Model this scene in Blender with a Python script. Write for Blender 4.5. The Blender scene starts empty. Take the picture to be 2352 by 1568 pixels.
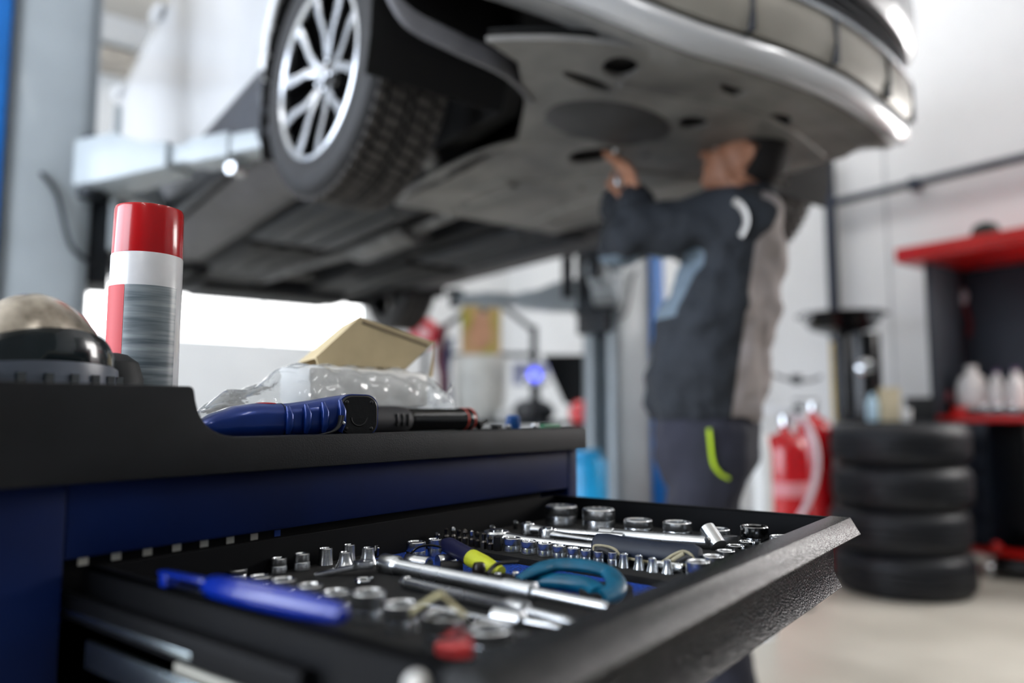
import bpy, bmesh, math, random
from mathutils import Vector, Matrix, Euler
random.seed(7)
C = bpy.context.scene.collection
PI = math.pi
CAMZ = 0.88; F_PX = 1717.5; PITCH = math.radians(5.48); YAW = math.radians(53.44); CAB = math.radians(16)

# ---------------------------------------------------------------- pixel -> point helpers (only used to size things up)
_fw = Vector((math.cos(YAW)*math.cos(PITCH), math.sin(YAW)*math.cos(PITCH), math.sin(PITCH)))
_rt = Vector((math.sin(YAW), -math.cos(YAW), 0)); _up = _rt.cross(_fw)
CAMP = Vector((0, 0, CAMZ))
def ray(px, py): return _fw + _rt*((px-1176)/F_PX) - _up*((py-784)/F_PX)
def PD(px, py, d): return CAMP + ray(px, py)*d                     # world point at depth d
def PZ(px, py, z):                                                  # world point on height z
    r = ray(px, py); return CAMP + r*((z-CAMZ)/r.z)
MCW = Matrix.Rotation(CAB, 4, 'Z')
def cw(x, y, z): return MCW @ Vector((x, y, z)) + CAMP              # cabinet frame -> world
def wc(p): return MCW.inverted() @ (Vector(p)-CAMP)
def CZ(px, py, z): return wc(PZ(px, py, z+CAMZ))                    # pixel on cabinet-frame height
def depth(p): return (Vector(p)-CAMP).dot(_fw)

# ---------------------------------------------------------------- colours and materials
def lin(h):
    h = h.lstrip('#'); o = []
    for i in (0, 2, 4):
        c = int(h[i:i+2], 16)/255
        o.append(c/12.92 if c <= .04045 else ((c+.055)/1.055)**2.4)
    return (*o, 1)
_m = {}
def mat(name, col, rough=.5, metal=0, bump=0, bs=60, var=.08, vs=6, coat=0, trans=0, emis=0, spec=.5, alpha=1, ior=1.45, col2=None, rvar=0, bd=.002, voro=False, aniso=0, detail=4, st=None):
    if name in _m: return _m[name]
    m = bpy.data.materials.new(name); m.use_nodes = True; _m[name] = m
    nt = m.node_tree; N = nt.nodes; Lk = nt.links; b = N['Principled BSDF']
    c = lin(col); tc = N.new('ShaderNodeTexCoord')
    nz = N.new('ShaderNodeTexNoise'); nz.inputs['Scale'].default_value = vs; nz.inputs['Detail'].default_value = detail
    if st:
        mpn = N.new('ShaderNodeMapping'); mpn.inputs['Scale'].default_value = st; Lk.new(tc.outputs['Object'], mpn.inputs['Vector']); Lk.new(mpn.outputs['Vector'], nz.inputs['Vector'])
    else: Lk.new(tc.outputs['Object'], nz.inputs['Vector'])
    cr = N.new('ShaderNodeValToRGB'); cr.color_ramp.elements[0].position = .35; cr.color_ramp.elements[1].position = .68
    c2 = lin(col2) if col2 else tuple(min(1, v*(1+var*2)) for v in c[:3])+(1,)
    c1 = c if col2 else tuple(v*(1-var*2) for v in c[:3])+(1,)
    cr.color_ramp.elements[0].color = c1; cr.color_ramp.elements[1].color = c2
    Lk.new(nz.outputs['Fac'], cr.inputs['Fac']); Lk.new(cr.outputs['Color'], b.inputs['Base Color'])
    b.inputs['Roughness'].default_value = rough; b.inputs['Metallic'].default_value = metal
    b.inputs['Coat Weight'].default_value = coat; b.inputs['Transmission Weight'].default_value = trans
    b.inputs['Specular IOR Level'].default_value = spec; b.inputs['IOR'].default_value = ior; b.inputs['Alpha'].default_value = alpha
    if rvar:
        mr = N.new('ShaderNodeMapRange'); mr.inputs['From Min'].default_value = .3; mr.inputs['From Max'].default_value = .7
        mr.inputs['To Min'].default_value = max(.02, rough-rvar); mr.inputs['To Max'].default_value = min(1, rough+rvar)
        Lk.new(nz.outputs['Fac'], mr.inputs['Value']); Lk.new(mr.outputs['Result'], b.inputs['Roughness'])
    if emis:
        Lk.new(cr.outputs['Color'], b.inputs['Emission Color']); b.inputs['Emission Strength'].default_value = emis
    if bump:
        if voro:
            n2 = N.new('ShaderNodeTexVoronoi'); n2.feature = 'SMOOTH_F1'; out = 'Distance'
        else:
            n2 = N.new('ShaderNodeTexNoise'); n2.inputs['Detail'].default_value = 3; out = 'Fac'
        n2.inputs['Scale'].default_value = bs; Lk.new(tc.outputs['Object'], n2.inputs['Vector'])
        bp = N.new('ShaderNodeBump'); bp.inputs['Strength'].default_value = bump; bp.inputs['Distance'].default_value = bd
        Lk.new(n2.outputs[out], bp.inputs['Height']); Lk.new(bp.outputs['Normal'], b.inputs['Normal'])
    return m

# ---------------------------------------------------------------- mesh builder
class MB:
    def __init__(s): s.v = []; s.f = []; s.mi = []; s.cur = 0
    def add(s, vs, fs, M=None):
        o = len(s.v)
        for v in vs:
            v = Vector(v); s.v.append(M @ v if M else v)
        for f in fs: s.f.append([i+o for i in f]); s.mi.append(s.cur)
        return s
    def slot(s, i): s.cur = i; return s
    def box(s, x0, x1, y0, y1, z0, z1, M=None):
        vs = [(x, y, z) for z in (z0, z1) for y in (y0, y1) for x in (x0, x1)]
        return s.add(vs, [(0,2,3,1),(4,5,7,6),(0,1,5,4),(2,6,7,3),(0,4,6,2),(1,3,7,5)], M)
    def cbox(s, cx, cy, cz, sx, sy, sz, M=None): return s.box(cx-sx/2, cx+sx/2, cy-sy/2, cy+sy/2, cz-sz/2, cz+sz/2, M)
    def rings(s, R, cap0=True, cap1=True, M=None, closed=False):
        n = len(R[0]); vs = [p for r in R for p in r]; fs = []
        K = len(R) if closed else len(R)-1
        for k in range(K):
            a = k*n; b = ((k+1) % len(R))*n
            for i in range(n): j = (i+1) % n; fs.append((a+i, a+j, b+j, b+i))
        if not closed:
            if cap0: fs.append(tuple(range(n))[::-1])
            if cap1: fs.append(tuple((len(R)-1)*n+i for i in range(n)))
        return s.add(vs, fs, M)
    def lathe(s, prof, n=32, M=None, cap0=True, cap1=True):          # prof: (r, z) or (r, z, k) with k-gon radius
        R = []
        for p in prof:
            r, z = p[0], p[1]; k = p[2] if len(p) > 2 else 0; ring = []
            for i in range(n):
                a = 2*PI*i/n; rr = r
                if k:
                    if k == 12: rr = r*(1-.10*abs(math.sin(6*a)))
                    else:
                        w = (a % (PI/3))-PI/6; rr = r*math.cos(PI/6)/math.cos(w)
                ring.append((rr*math.cos(a), rr*math.sin(a), z))
            R.append(ring)
        return s.rings(R, cap0, cap1, M)
    def tube(s, pts, rad, n=12, M=None, sq=(1, 1), closed=False, upv=None, cap=True):
        pts = [Vector(p) for p in pts]; m = len(pts)
        if not hasattr(rad, '__len__'): rad = [rad]*m
        R = []; prev = None
        for i, p in enumerate(pts):
            if closed: t = pts[(i+1) % m]-pts[i-1]
            else: t = pts[min(i+1, m-1)]-pts[max(i-1, 0)]
            t.normalize()
            if prev is None:
                u = Vector(upv) if upv else (Vector((0, 0, 1)) if abs(t.z) < .9 else Vector((1, 0, 0)))
            else: u = prev
            a = t.cross(u)
            if a.length < 1e-5: a = t.cross(Vector((0, 1, .1)))
            a.normalize(); b = a.cross(t); b.normalize(); prev = b
            R.append([p + a*(rad[i]*sq[0]*math.cos(2*PI*j/n)) + b*(rad[i]*sq[1]*math.sin(2*PI*j/n)) for j in range(n)])
        return s.rings(R, cap, cap, M, closed)
    def ell(s, c, r, M=None, n=16, k=10, rot=None):
        R = []
        for i in range(k+1):
            t = -PI/2+PI*i/k; t = max(-PI/2+.02, min(PI/2-.02, t))
            R.append([(r[0]*math.cos(t)*math.cos(2*PI*j/n), r[1]*math.cos(t)*math.sin(2*PI*j/n), r[2]*math.sin(t)) for j in range(n)])
        T = Matrix.Translation(Vector(c))
        if rot: T = T @ rot
        return s.rings(R, M=(M @ T if M else T))
    def cap(s, a, b, ra, rb, n=14):                                   # capsule with rounded ends
        a = Vector(a); b = Vector(b); d = (b-a).normalized(); P = []; Q = []
        for i in range(5):
            t = PI/2*(1-i/4); P.append(a-d*ra*math.sin(t)); Q.append(max(ra*math.cos(t), ra*.05))
        for i in range(5):
            t = PI/2*i/4; P.append(b+d*rb*math.sin(t)); Q.append(max(rb*math.cos(t), rb*.05))
        return s.tube(P, Q, n)
    def prism(s, poly, z0, z1, M=None):
        n = len(poly); return s.rings([[(x, y, z0) for x, y in poly], [(x, y, z1) for x, y in poly]], M=M)
    def build(s, name, m, parent=None, loc=(0, 0, 0), rot=(0, 0, 0), smooth=True, bevel=0, seg=2, ang=35):
        me = bpy.data.meshes.new(name); me.from_pydata([tuple(v) for v in s.v], [], s.f)
        ms = m if isinstance(m, (list, tuple)) else [m]
        for x in ms: me.materials.append(x)
        if len(ms) > 1: me.polygons.foreach_set('material_index', s.mi)
        bm = bmesh.new(); bm.from_mesh(me); bmesh.ops.recalc_face_normals(bm, faces=bm.faces)
        if bevel:
            es = [e for e in bm.edges if len(e.link_faces) == 2 and e.calc_face_angle(0) > math.radians(30)]
            bmesh.ops.bevel(bm, geom=es, offset=bevel, segments=seg, affect='EDGES', profile=.6, clamp_overlap=True)
        bm.to_mesh(me); bm.free()
        if smooth:
            me.polygons.foreach_set('use_smooth', [True]*len(me.polygons)); me.set_sharp_from_angle(angle=math.radians(ang))
        me.update()
        o = bpy.data.objects.new(name, me); C.objects.link(o); o.location = loc; o.rotation_euler = rot
        if parent: o.parent = parent
        return o
def tag(o, label=None, cat=None, group=None, kind=None):
    if label: o['label'] = label
    if cat: o['category'] = cat
    if group: o['group'] = group
    if kind: o['kind'] = kind
    return o
def thing(name, label, cat, loc=(0, 0, 0), rz=0, group=None, rot=None):
    o = bpy.data.objects.new(name, None); o.empty_display_size = .05; C.objects.link(o)
    o.location = loc; o.rotation_euler = rot or (0, 0, rz); return tag(o, label, cat, group)
def S(name, mb, m, **k):
    o = mb.build(name, m, **k); o['kind'] = 'structure'; return o
def kids(o): return [c for c in bpy.data.objects if c.parent == o]
def dup(o, label, loc=None, rz=None, parent=None):
    c = o.copy(); C.objects.link(c)
    if parent: c.parent = parent
    if label: c['label'] = label
    if loc is not None: c.location = loc
    if rz is not None: c.rotation_euler = (c.rotation_euler[0], c.rotation_euler[1], rz)
    for ch in kids(o): dup(ch, None, parent=c)
    return c
def bake(o):
    bpy.context.view_layer.update(); dg = bpy.context.evaluated_depsgraph_get()
    me = bpy.data.meshes.new_from_object(o.evaluated_get(dg)); o.modifiers.clear(); o.data = me; return o
def remesh(o, vox, sm=4, smf=.5):
    r = o.modifiers.new('r', 'REMESH'); r.mode = 'VOXEL'; r.voxel_size = vox; r.use_smooth_shade = True
    if sm: s = o.modifiers.new('s', 'SMOOTH'); s.iterations = sm; s.factor = smf
    return bake(o)
def bez(p0, p1, p2, p3, n):
    return [tuple(Vector(p0)*(1-t)**3+Vector(p1)*3*t*(1-t)**2+Vector(p2)*3*t*t*(1-t)+Vector(p3)*t**3) for t in [i/n for i in range(n+1)]]
def crom(P, n=6):                                                    # Catmull-Rom
    P = [Vector(p) for p in P]; o = []
    for i in range(len(P)-1):
        a = P[max(i-1, 0)]; b = P[i]; c = P[i+1]; d = P[min(i+2, len(P)-1)]
        for k in range(n):
            t = k/n; o.append(.5*((2*b)+(c-a)*t+(2*a-5*b+4*c-d)*t*t+(3*b-3*c+d-a)*t**3))
    return o+[P[-1]]
def RX(a): return Matrix.Rotation(a, 4, 'X')
def RY(a): return Matrix.Rotation(a, 4, 'Y')
def RZ(a): return Matrix.Rotation(a, 4, 'Z')
def TR(x, y, z): return Matrix.Translation((x, y, z))
def rrect(w, h, r, n=5, cx=0, cy=0):
    o = []
    for q, (sx, sy) in enumerate(((1, 1), (-1, 1), (-1, -1), (1, -1))):
        for i in range(n+1):
            a = PI/2*q+PI/2*i/n; o.append((cx+sx*(w/2-r)+r*math.cos(a), cy+sy*(h/2-r)+r*math.sin(a)))
    return o

# ---------------------------------------------------------------- materials
m_wall = mat('wall_white', '#dfe0e0', .6, bump=.05, bs=8, var=.02, vs=1.5)
m_ceil = mat('ceiling_cream', '#d6d1c8', .8, var=.03, vs=2)
m_floor = mat('floor_concrete', '#bdb8ac', .45, var=.05, vs=2.2, bump=.03, bs=20, col2='#cdc8bc', rvar=.1)
m_joint = mat('panel_joint', '#b9bbbd', .6)
m_steel_dk = mat('dark_pipe', '#2f3644', .45, metal=.3)
m_black_pc = mat('black_powder_coat', '#070a0e', .2, metal=0, bump=1, bs=560, bd=.0009, var=.1, vs=30, spec=.42)
m_black_shell = mat('black_sheet_steel', '#08090c', .55, spec=.15, bump=.15, bs=500, bd=.0004, var=.1, vs=20)
m_black_pl = mat('black_textured_plastic', '#131518', .5, spec=.3, bump=.6, bs=850, bd=.0004, var=.1, vs=25)
m_blue_cab = mat('navy_blue_paint', '#031643', .5, bump=.03, bs=60, var=.12, vs=7, spec=.16)
m_foam = mat('black_foam', '#141414', .9, bump=.4, bs=900, bd=.0005, var=.15, vs=120)
m_mat_blue = mat('blue_carpet_mat', '#0a3fa0', .95, bump=.9, bs=900, bd=.0012, var=.35, vs=500)
m_chrome = mat('satin_chrome', '#d3d6d9', .26, metal=1, var=.03, vs=25, rvar=.02)
m_chrome_pol = mat('polished_chrome', '#d0d3d6', .1, metal=1, var=.03, vs=60)
m_grease = mat('greasy_brown_steel', '#4a3018', .45, metal=.6, var=.3, vs=300)
m_bit = mat('dark_tool_steel', '#5a5754', .35, metal=1, var=.15, vs=120)
m_black_rub = mat('black_rubber', '#0c0c0e', .55, var=.1, vs=40)
m_hblk = mat('black_gloss', '#07080a', .2, var=.05)
# ================================================================ SETTING
XR, YB, XL, YF, ZC = 5.15, 7.0, -4.2, -4.4, 4.3
S('floor', MB().box(XL, XR, YF, YB, -.1, 0), m_floor, smooth=False)
S('ceiling', MB().box(XL, XR, YF, YB, ZC, ZC+.1), m_ceil, smooth=False)
wr_ = MB().box(XR, XR+.1, YF, -.35, 0, ZC).box(XR, XR+.1, 1.15, YB, 0, ZC)
for y0_, y1_ in ((-.35, 1.15),): wr_.box(XR, XR+.1, y0_, y1_, 0, 1.4).box(XR, XR+.1, y0_, y1_, 2.6, ZC)
S('wall_right', wr_, m_wall, smooth=False)
m_wallk = mat('wall_dark_grey', '#66696c', .8, var=.04, vs=2)
wl_ = MB().box(XL-.1, XL, YF, -.6, 0, ZC).box(XL-.1, XL, 6.2, YB, 0, ZC).box(XL-.1, XL, -.6, 6.2, 0, .6).box(XL-.1, XL, -.6, 6.2, 3.6, ZC)
S('wall_left', wl_, m_wallk, smooth=False)
def tY(px, py, Y): r = ray(px, py); return (CAMP + r*(Y/r.y))
a = tY(147, 640, YB); b = tY(832, 690, YB); c = tY(605, 670, YB); d = tY(376, 655, YB)
wz0, wz1 = 1.53, 2.03
# wall_back with one long opening for the window band
wb = MB().box(XL, a.x, YB, YB+.1, 0, ZC).box(b.x, XR, YB, YB+.1, 0, ZC).box(a.x, b.x, YB, YB+.1, 0, wz0).box(a.x, b.x, YB, YB+.1, wz1, ZC)
S('wall_back', wb, m_wall, smooth=False)
m_pane = mat('daylight_frosted_glass', '#ffffff', .3, emis=4.0, var=.005)
m_frame = mat('window_frame_paint', '#c9d0d2', .4)
m_pane2 = mat('daylight_frosted_glass_front', '#faf7f4', .3, emis=14, var=.005)
def window(n, x0, x1, Y, z0, z1, w=.02, pm=m_pane, face=-1):
    fr = MB().box(x0, x0+w, Y-.01, Y+.07, z0, z1).box(x1-w, x1, Y-.01, Y+.07, z0, z1).box(x0, x1, Y-.01, Y+.07, z0, z0+w).box(x0, x1, Y-.01, Y+.07, z1-w, z1)
    o = S('window_%d' % n, fr, m_frame, smooth=False)
    MB().box(x0+w, x1-w, Y+.02, Y+.03, z0+w, z1-w).build('pane', pm, parent=o, smooth=False)
xs = [a.x, d.x, c.x, b.x]
for i in range(3): window(i+1, xs[i], xs[i+1], YB, wz0, wz1, w=.008)
# dark high windows seen between lift post and car
m_dkglass = mat('dark_window_glass', '#26323a', .15)
e0 = tY(212, 120, YB); e1 = tY(420, 140, YB)
window(4, e0.x, (e0.x+e1.x)/2-.04, YB-.08, e0.z-.16, e0.z+.10, pm=m_dkglass)
window(5, (e0.x+e1.x)/2+.04, e1.x, YB-.08, e0.z-.16, e0.z+.10, pm=m_dkglass)
# wall_front behind the viewer with big frosted windows
S('wall_front', MB().box(XL, XR, YF-.1, YF, 0, ZC), m_wallk, smooth=False)
for i, (y0_, y1_) in enumerate(((-.35, 1.15),)):
    fr_ = MB().box(XR, XR+.06, y0_, y0_+.05, 1.4, 2.6).box(XR, XR+.06, y1_-.05, y1_, 1.4, 2.6).box(XR, XR+.06, y0_, y1_, 1.4, 1.45).box(XR, XR+.06, y0_, y1_, 2.55, 2.6)
    o_ = S('window_%d' % (6+i), fr_, m_frame, smooth=False)
    MB().box(XR+.03, XR+.04, y0_+.05, y1_-.05, 1.45, 2.55).build('pane', m_pane2, parent=o_, smooth=False)
m_pane3 = mat('daylight_frosted_glass_left', '#e8f1ff', .3, emis=7, var=.005)
for i, (y0_, y1_) in enumerate(((-.6, 1.6), (1.6, 3.9), (3.9, 6.2))):
    fr_ = MB().box(XL-.06, XL, y0_, y0_+.05, .6, 3.6).box(XL-.06, XL, y1_-.05, y1_, .6, 3.6).box(XL-.06, XL, y0_, y1_, .6, .65).box(XL-.06, XL, y0_, y1_, 3.55, 3.6)
    o_ = S('window_%d' % (8+i), fr_, m_frame, smooth=False)
    MB().box(XL-.04, XL-.03, y0_+.05, y1_-.05, .65, 3.55).build('pane', m_pane3, parent=o_, smooth=False)
# beams and seams
m_beam = mat('beam_beige', '#a8a197', .6)
S('trim_1', MB().box(XL, XR, YB-.35, YB-.1, 3.72, 3.86), m_beam, smooth=False)
m_rail = mat('rail_brown_grey', '#7b756e', .6)
S('trim_2', MB().box(XL, 1.0, YB-.12, YB-.002, 3.0, 3.1), m_rail, smooth=False)
for i, y in enumerate((1.02, 2.55, 4.1, 5.6)):
    S('trim_%d' % (i+3), MB().box(XR-.006, XR+.01, y-.006, y+.006, 0, ZC), m_joint, smooth=False)
S('baseboard_right', MB().box(XR-.012, XR, YF, YB, 0, .1), m_joint, smooth=False)
# wall conduit
cd = thing('conduit_pipe', 'dark grey pipe with one vertical drop and a long horizontal run on the white wall', 'pipe', (XR-.08, 2.9, 0))
MB().tube([(0, -5.5, 2.41), (0, 0, 2.41)], .028, 12).build('horizontal_pipe', m_steel_dk, parent=cd)
MB().tube([(0, .02, .3), (0, .02, 2.75)], .04, 12).build('vertical_pipe', m_steel_dk, parent=cd)
for k in range(4): MB().box(-.01, .07, -.6-k*1.1, -.55-k*1.1, 2.37, 2.45).build('bracket', m_steel_dk, parent=cd)
fm = MB().box(.95, 4.3, -2.9, -.32, 0, .012).build('unseen_dark_sheet', m_black_rub, loc=(0, 0, 0), rot=(0, 0, CAB), bevel=.004); tag(fm, 'added black sheet on the floor out of view, darkening drawer front reflections', 'mat')  # black sheet added out of view so the drawer front reflects dark
# ceiling lamps
m_lamp = mat('lamp_diffuser', '#ffffff', .4, emis=14, var=.01)
m_lampb = mat('lamp_body', '#d8dadb', .5)
k = 0
for lx, ly in ((-2.4, 4.6), (-2.4, .6), (3.9, 5.2), (4.2, 2.6), (3.9, -.8), (-2.2, -2.8), (1.6, -2.2), (2.9, 4.4)):
    t = thing('ceiling_lamp', 'long white fluorescent lamp fixture on the garage ceiling', 'lamp', (lx, ly, ZC), group='ceiling lamps over the garage')
    MB().box(-.14, .14, -.9, .9, -.06, 0).build('housing', m_lampb, parent=t, smooth=False)
    MB().box(-.12, .12, -.88, .88, -.075, -.06).build('diffuser', m_lamp, parent=t, smooth=False)

# ---------------------------------------------------------------- world, camera
w = bpy.data.worlds.new('World'); bpy.context.scene.world = w; w.use_nodes = True
w.node_tree.nodes['Background'].inputs[0].default_value = (.8, .88, 1, 1); w.node_tree.nodes['Background'].inputs[1].default_value = 1.0
cam = bpy.data.cameras.new('camera'); co = bpy.data.objects.new('camera', cam); C.objects.link(co)
co.location = CAMP; co.rotation_euler = (PI/2+PITCH, 0, YAW-PI/2)
cam.sensor_width = 36; cam.sensor_fit = 'HORIZONTAL'; cam.lens = F_PX/2352*36; cam.clip_start = .02
cam.dof.use_dof = True; cam.dof.focus_distance = .70; cam.dof.aperture_fstop = 1.9
bpy.context.scene.camera = co
sc = bpy.context.scene
sc.view_settings.view_transform = 'Standard'; sc.view_settings.look = 'None'; sc.view_settings.exposure = 0.32; sc.view_settings.gamma = 1
# ================================================================ TOOL TROLLEY
def cabthing(name, label, cat, p, rz=0, group=None, rot=None):
    """thing standing at cabinet-frame point p, turned by rz in that frame"""
    t = thing(name, label, cat, cw(*p), 0, group)
    if rot is not None: t.rotation_euler = (MCW.to_3x3().to_4x4() @ rot).to_euler()
    else: t.rotation_euler = (0, 0, CAB+rz)
    return t
ZF = -.133; ZM = -.1385                     # foam top, mat top (relative to the eye height)
YFc = .553                                  # front plane of the trolley
cab = cabthing('tool_trolley', 'navy blue tool trolley with black worktop and an open top drawer', 'tool trolley', (0, 0, 0))
# body: left post, front rail above the drawer, right side, back, lower drawers
b = MB()
b.box(.10, .226, YFc, YFc+.47, -.80, -.045)
b.box(.226, .845, YFc, YFc+.02, -.099, -.045)
b.box(.845, .868, YFc, YFc+.47, -.80, -.045)
b.box(.226, .845, YFc+.44, YFc+.47, -.80, -.045)
b.box(.226, .845, YFc+.01, YFc+.45, -.80, -.79)
b.build('cabinet_body', m_blue_cab, parent=cab, bevel=.003)
MB().box(.226, .845, YFc+.03, YFc+.44, -.26, -.25).build('inner_shelf', m_black_shell, parent=cab)
for k in range(3):
    dr = MB().box(.232, .840, YFc-.002, YFc+.018, -.79+k*.175, -.63+k*.175).build('closed_drawer', m_blue_cab, parent=cab, bevel=.003)
    MB().box(.24, .83, YFc-.022, YFc-.002, -.645+k*.175, -.635+k*.175).build('handle', m_black_pc, parent=dr, bevel=.002)
for sx in (.16, .82):
    for sy in (.62, .97):
        w_ = MB().lathe([(.03, -.012), (.036, -.008), (.036, .008), (.03, .012)], 24, TR(sx, sy, -.842) @ RY(PI/2)).build('caster_wheel', m_black_rub, parent=cab)
        MB().box(sx-.02, sx+.02, sy-.02, sy+.02, -.815, -.80).build('caster_plate', m_chrome, parent=w_)
# perforated black strip with pale slots above the drawer's back
st = MB().box(.226, .80, .566, .568, -.130, -.094).build('slotted_rail', m_black_shell, parent=cab, smooth=False)
m_slot = mat('pale_slot', '#f2efe6', .6)
m_slotb = mat('blue_slot', '#2a55b8', .6)
for i, (x, y) in enumerate(((191, 1289), (267, 1277), (339, 1267), (406, 1257), (469, 1248), (529, 1240), (584, 1232), (637, 1224))):
    r = ray(x, y); rc = wc(r+CAMP); q = rc*(.5655/rc.y)
    wd_ = .0034 if i < 7 else .003
    MB().box(q.x-wd_, q.x+wd_, .5652, .566, q.z-.0026, q.z+.0026).build('slot', m_slotb if i == 7 else m_slot, parent=st, smooth=False)
# worktop: black plastic tray with raised left end
ZT = -.0205
pts = [(.10, -.0475), (.874, -.0475), (.874, -.0215), (.871, ZT+.001), (.86, ZT+.0015)]
pts += [(.372, ZT+.0015)]
for p in bez((.345, ZT), (.318, ZT+.001), (.309, -.008), (.3065, .016), 10): pts.append((p[0], p[2] if len(p) > 2 and p[2] else p[1]))
pts = pts[:6]+[(q[0], q[1]) for q in [((1-t)**3*.352+3*(1-t)**2*t*.322+3*(1-t)*t*t*.311+t**3*.3075, (1-t)**3*(ZT+.0015)+3*(1-t)**2*t*(ZT+.002)+3*(1-t)*t*t*(-.008)+t**3*.017) for t in [i/10 for i in range(11)]]]
pts += [(.3065, .0195), (.304, .0205), (.20, .0205), (.10, .0205)]
wt = MB()
wt.rings([[(x, .541, z) for x, z in pts], [(x, .563, z) for x, z in pts]])
wk = wt.build('worktop', m_black_pl, parent=cab, bevel=.0022, seg=3)
MB().box(.10, .872, .560, 1.03, -.0475, ZT-.002).build('worktop_surface', m_black_pl, parent=cab, bevel=.002)
MB().box(.10, .872, 1.01, 1.034, -.0475, ZT+.012).build('worktop_rear_lip', m_black_pl, parent=cab, bevel=.003)
MB().box(.10, .125, .563, 1.02, -.0475, .0205).build('worktop_side_wall', m_black_pl, parent=cab, bevel=.003)
# open drawer
dw = MB()
t_ = .0014; x0, x1, y0, y1 = .242, .812, .214, .553
dw.box(x0, x1, y0, y1, -.142, -.1405)
dw.box(x0-.004, x0+.002, y0, y1, -.142, -.105).box(x0-.004, x0+.007, y0, y1, -.1075, -.105)
dw.box(x1-.0015, x1, y0, y1, -.142, -.105).box(x1-.0025, x1+.004, y0, y1, -.1065, -.105)
dw.box(x0, x1, y1-.002, y1, -.142, -.1055)
drawer = dw.build('open_drawer', m_black_shell, parent=cab, bevel=.0004, seg=1)
prof = [(.2155, -.1045), (.196, -.1045), (.1868, -.1205), (.1882, -.1213), (.1975, -.1205), (.2135, -.1215), (.2135, -.160), (.2063, -.1745), (.2078, -.1752), (.2165, -.1612), (.2165, -.106)]
hx0, hx1 = .236, .818
dh = MB().rings([[(hx0, y, z) for y, z in prof], [(hx1, y, z) for y, z in prof]]).build('drawer_front', m_black_pc, parent=drawer, bevel=.0004, seg=1)
# drawer slides and the shiny rails under the drawer's left side
m_slide = mat('zinc_slide', '#a9b4b8', .25, metal=1, var=.1, vs=20)
for sx, s in ((.232, 1), (.822, -1)):
    o = MB().box(sx-.004, sx+.004, .30, .60, -.137, -.121).build('outer_slide', m_black_shell, parent=drawer, bevel=.001)
MB().box(.2275, .2300, .395, .56, -.1340, -.1300).build('slide_rail', m_slide, parent=cab, bevel=.0008)
MB().box(.2275, .2315, .36, .52, -.1630, -.1450).build('slide_rail', m_slide, parent=cab, bevel=.002)
MB().box(.2355, .2385, .25, .425, -.166, -.1425).build('slide_rail', mat('pale_zinc', '#c9c5b8', .4, metal=.3), parent=drawer, bevel=.001)
MB().ell((.2262, .352, -.150), (.004, .004, .006)).build('slide_stop', m_black_rub, parent=cab)
MB().ell((.233, .2285, -.1125), (.0052, .0052, .0052), n=20, k=14).build('highlight_ball', mat('highlight_white', '#e6e4df', .3), parent=drawer)  # white ball stands in for a blurred highlight at the drawer's left rim

# liners
fr = MB().prism([(.559, .2175), (.811, .2175), (.811, .5505), (.571, .5505)], -.1404, ZF).build('foam_liner', m_foam, loc=cw(0, 0, 0), rot=(0, 0, CAB), bevel=.001)
tag(fr, 'black foam tool liner in the right half of the open drawer', 'foam liner')
fl = MB().prism([(.2445, .2175), (.474, .2175), (.474, .40), (.484, .5505), (.2445, .5505)], -.1404, ZF).build('foam_liner', m_foam, loc=cw(0, 0, 0), rot=(0, 0, CAB), bevel=.001)
tag(fl, 'black foam tool liner in the left half of the open drawer', 'foam liner')
mt = MB().prism([(.4755, .2175), (.558, .2175), (.569, .5505), (.486, .5505)], -.1404, ZM).build('blue_mat', m_mat_blue, loc=cw(0, 0, 0), rot=(0, 0, CAB), smooth=False)
tag(mt, 'bright blue carpet mat strip between the two black foam liners in the drawer', 'mat')

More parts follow.
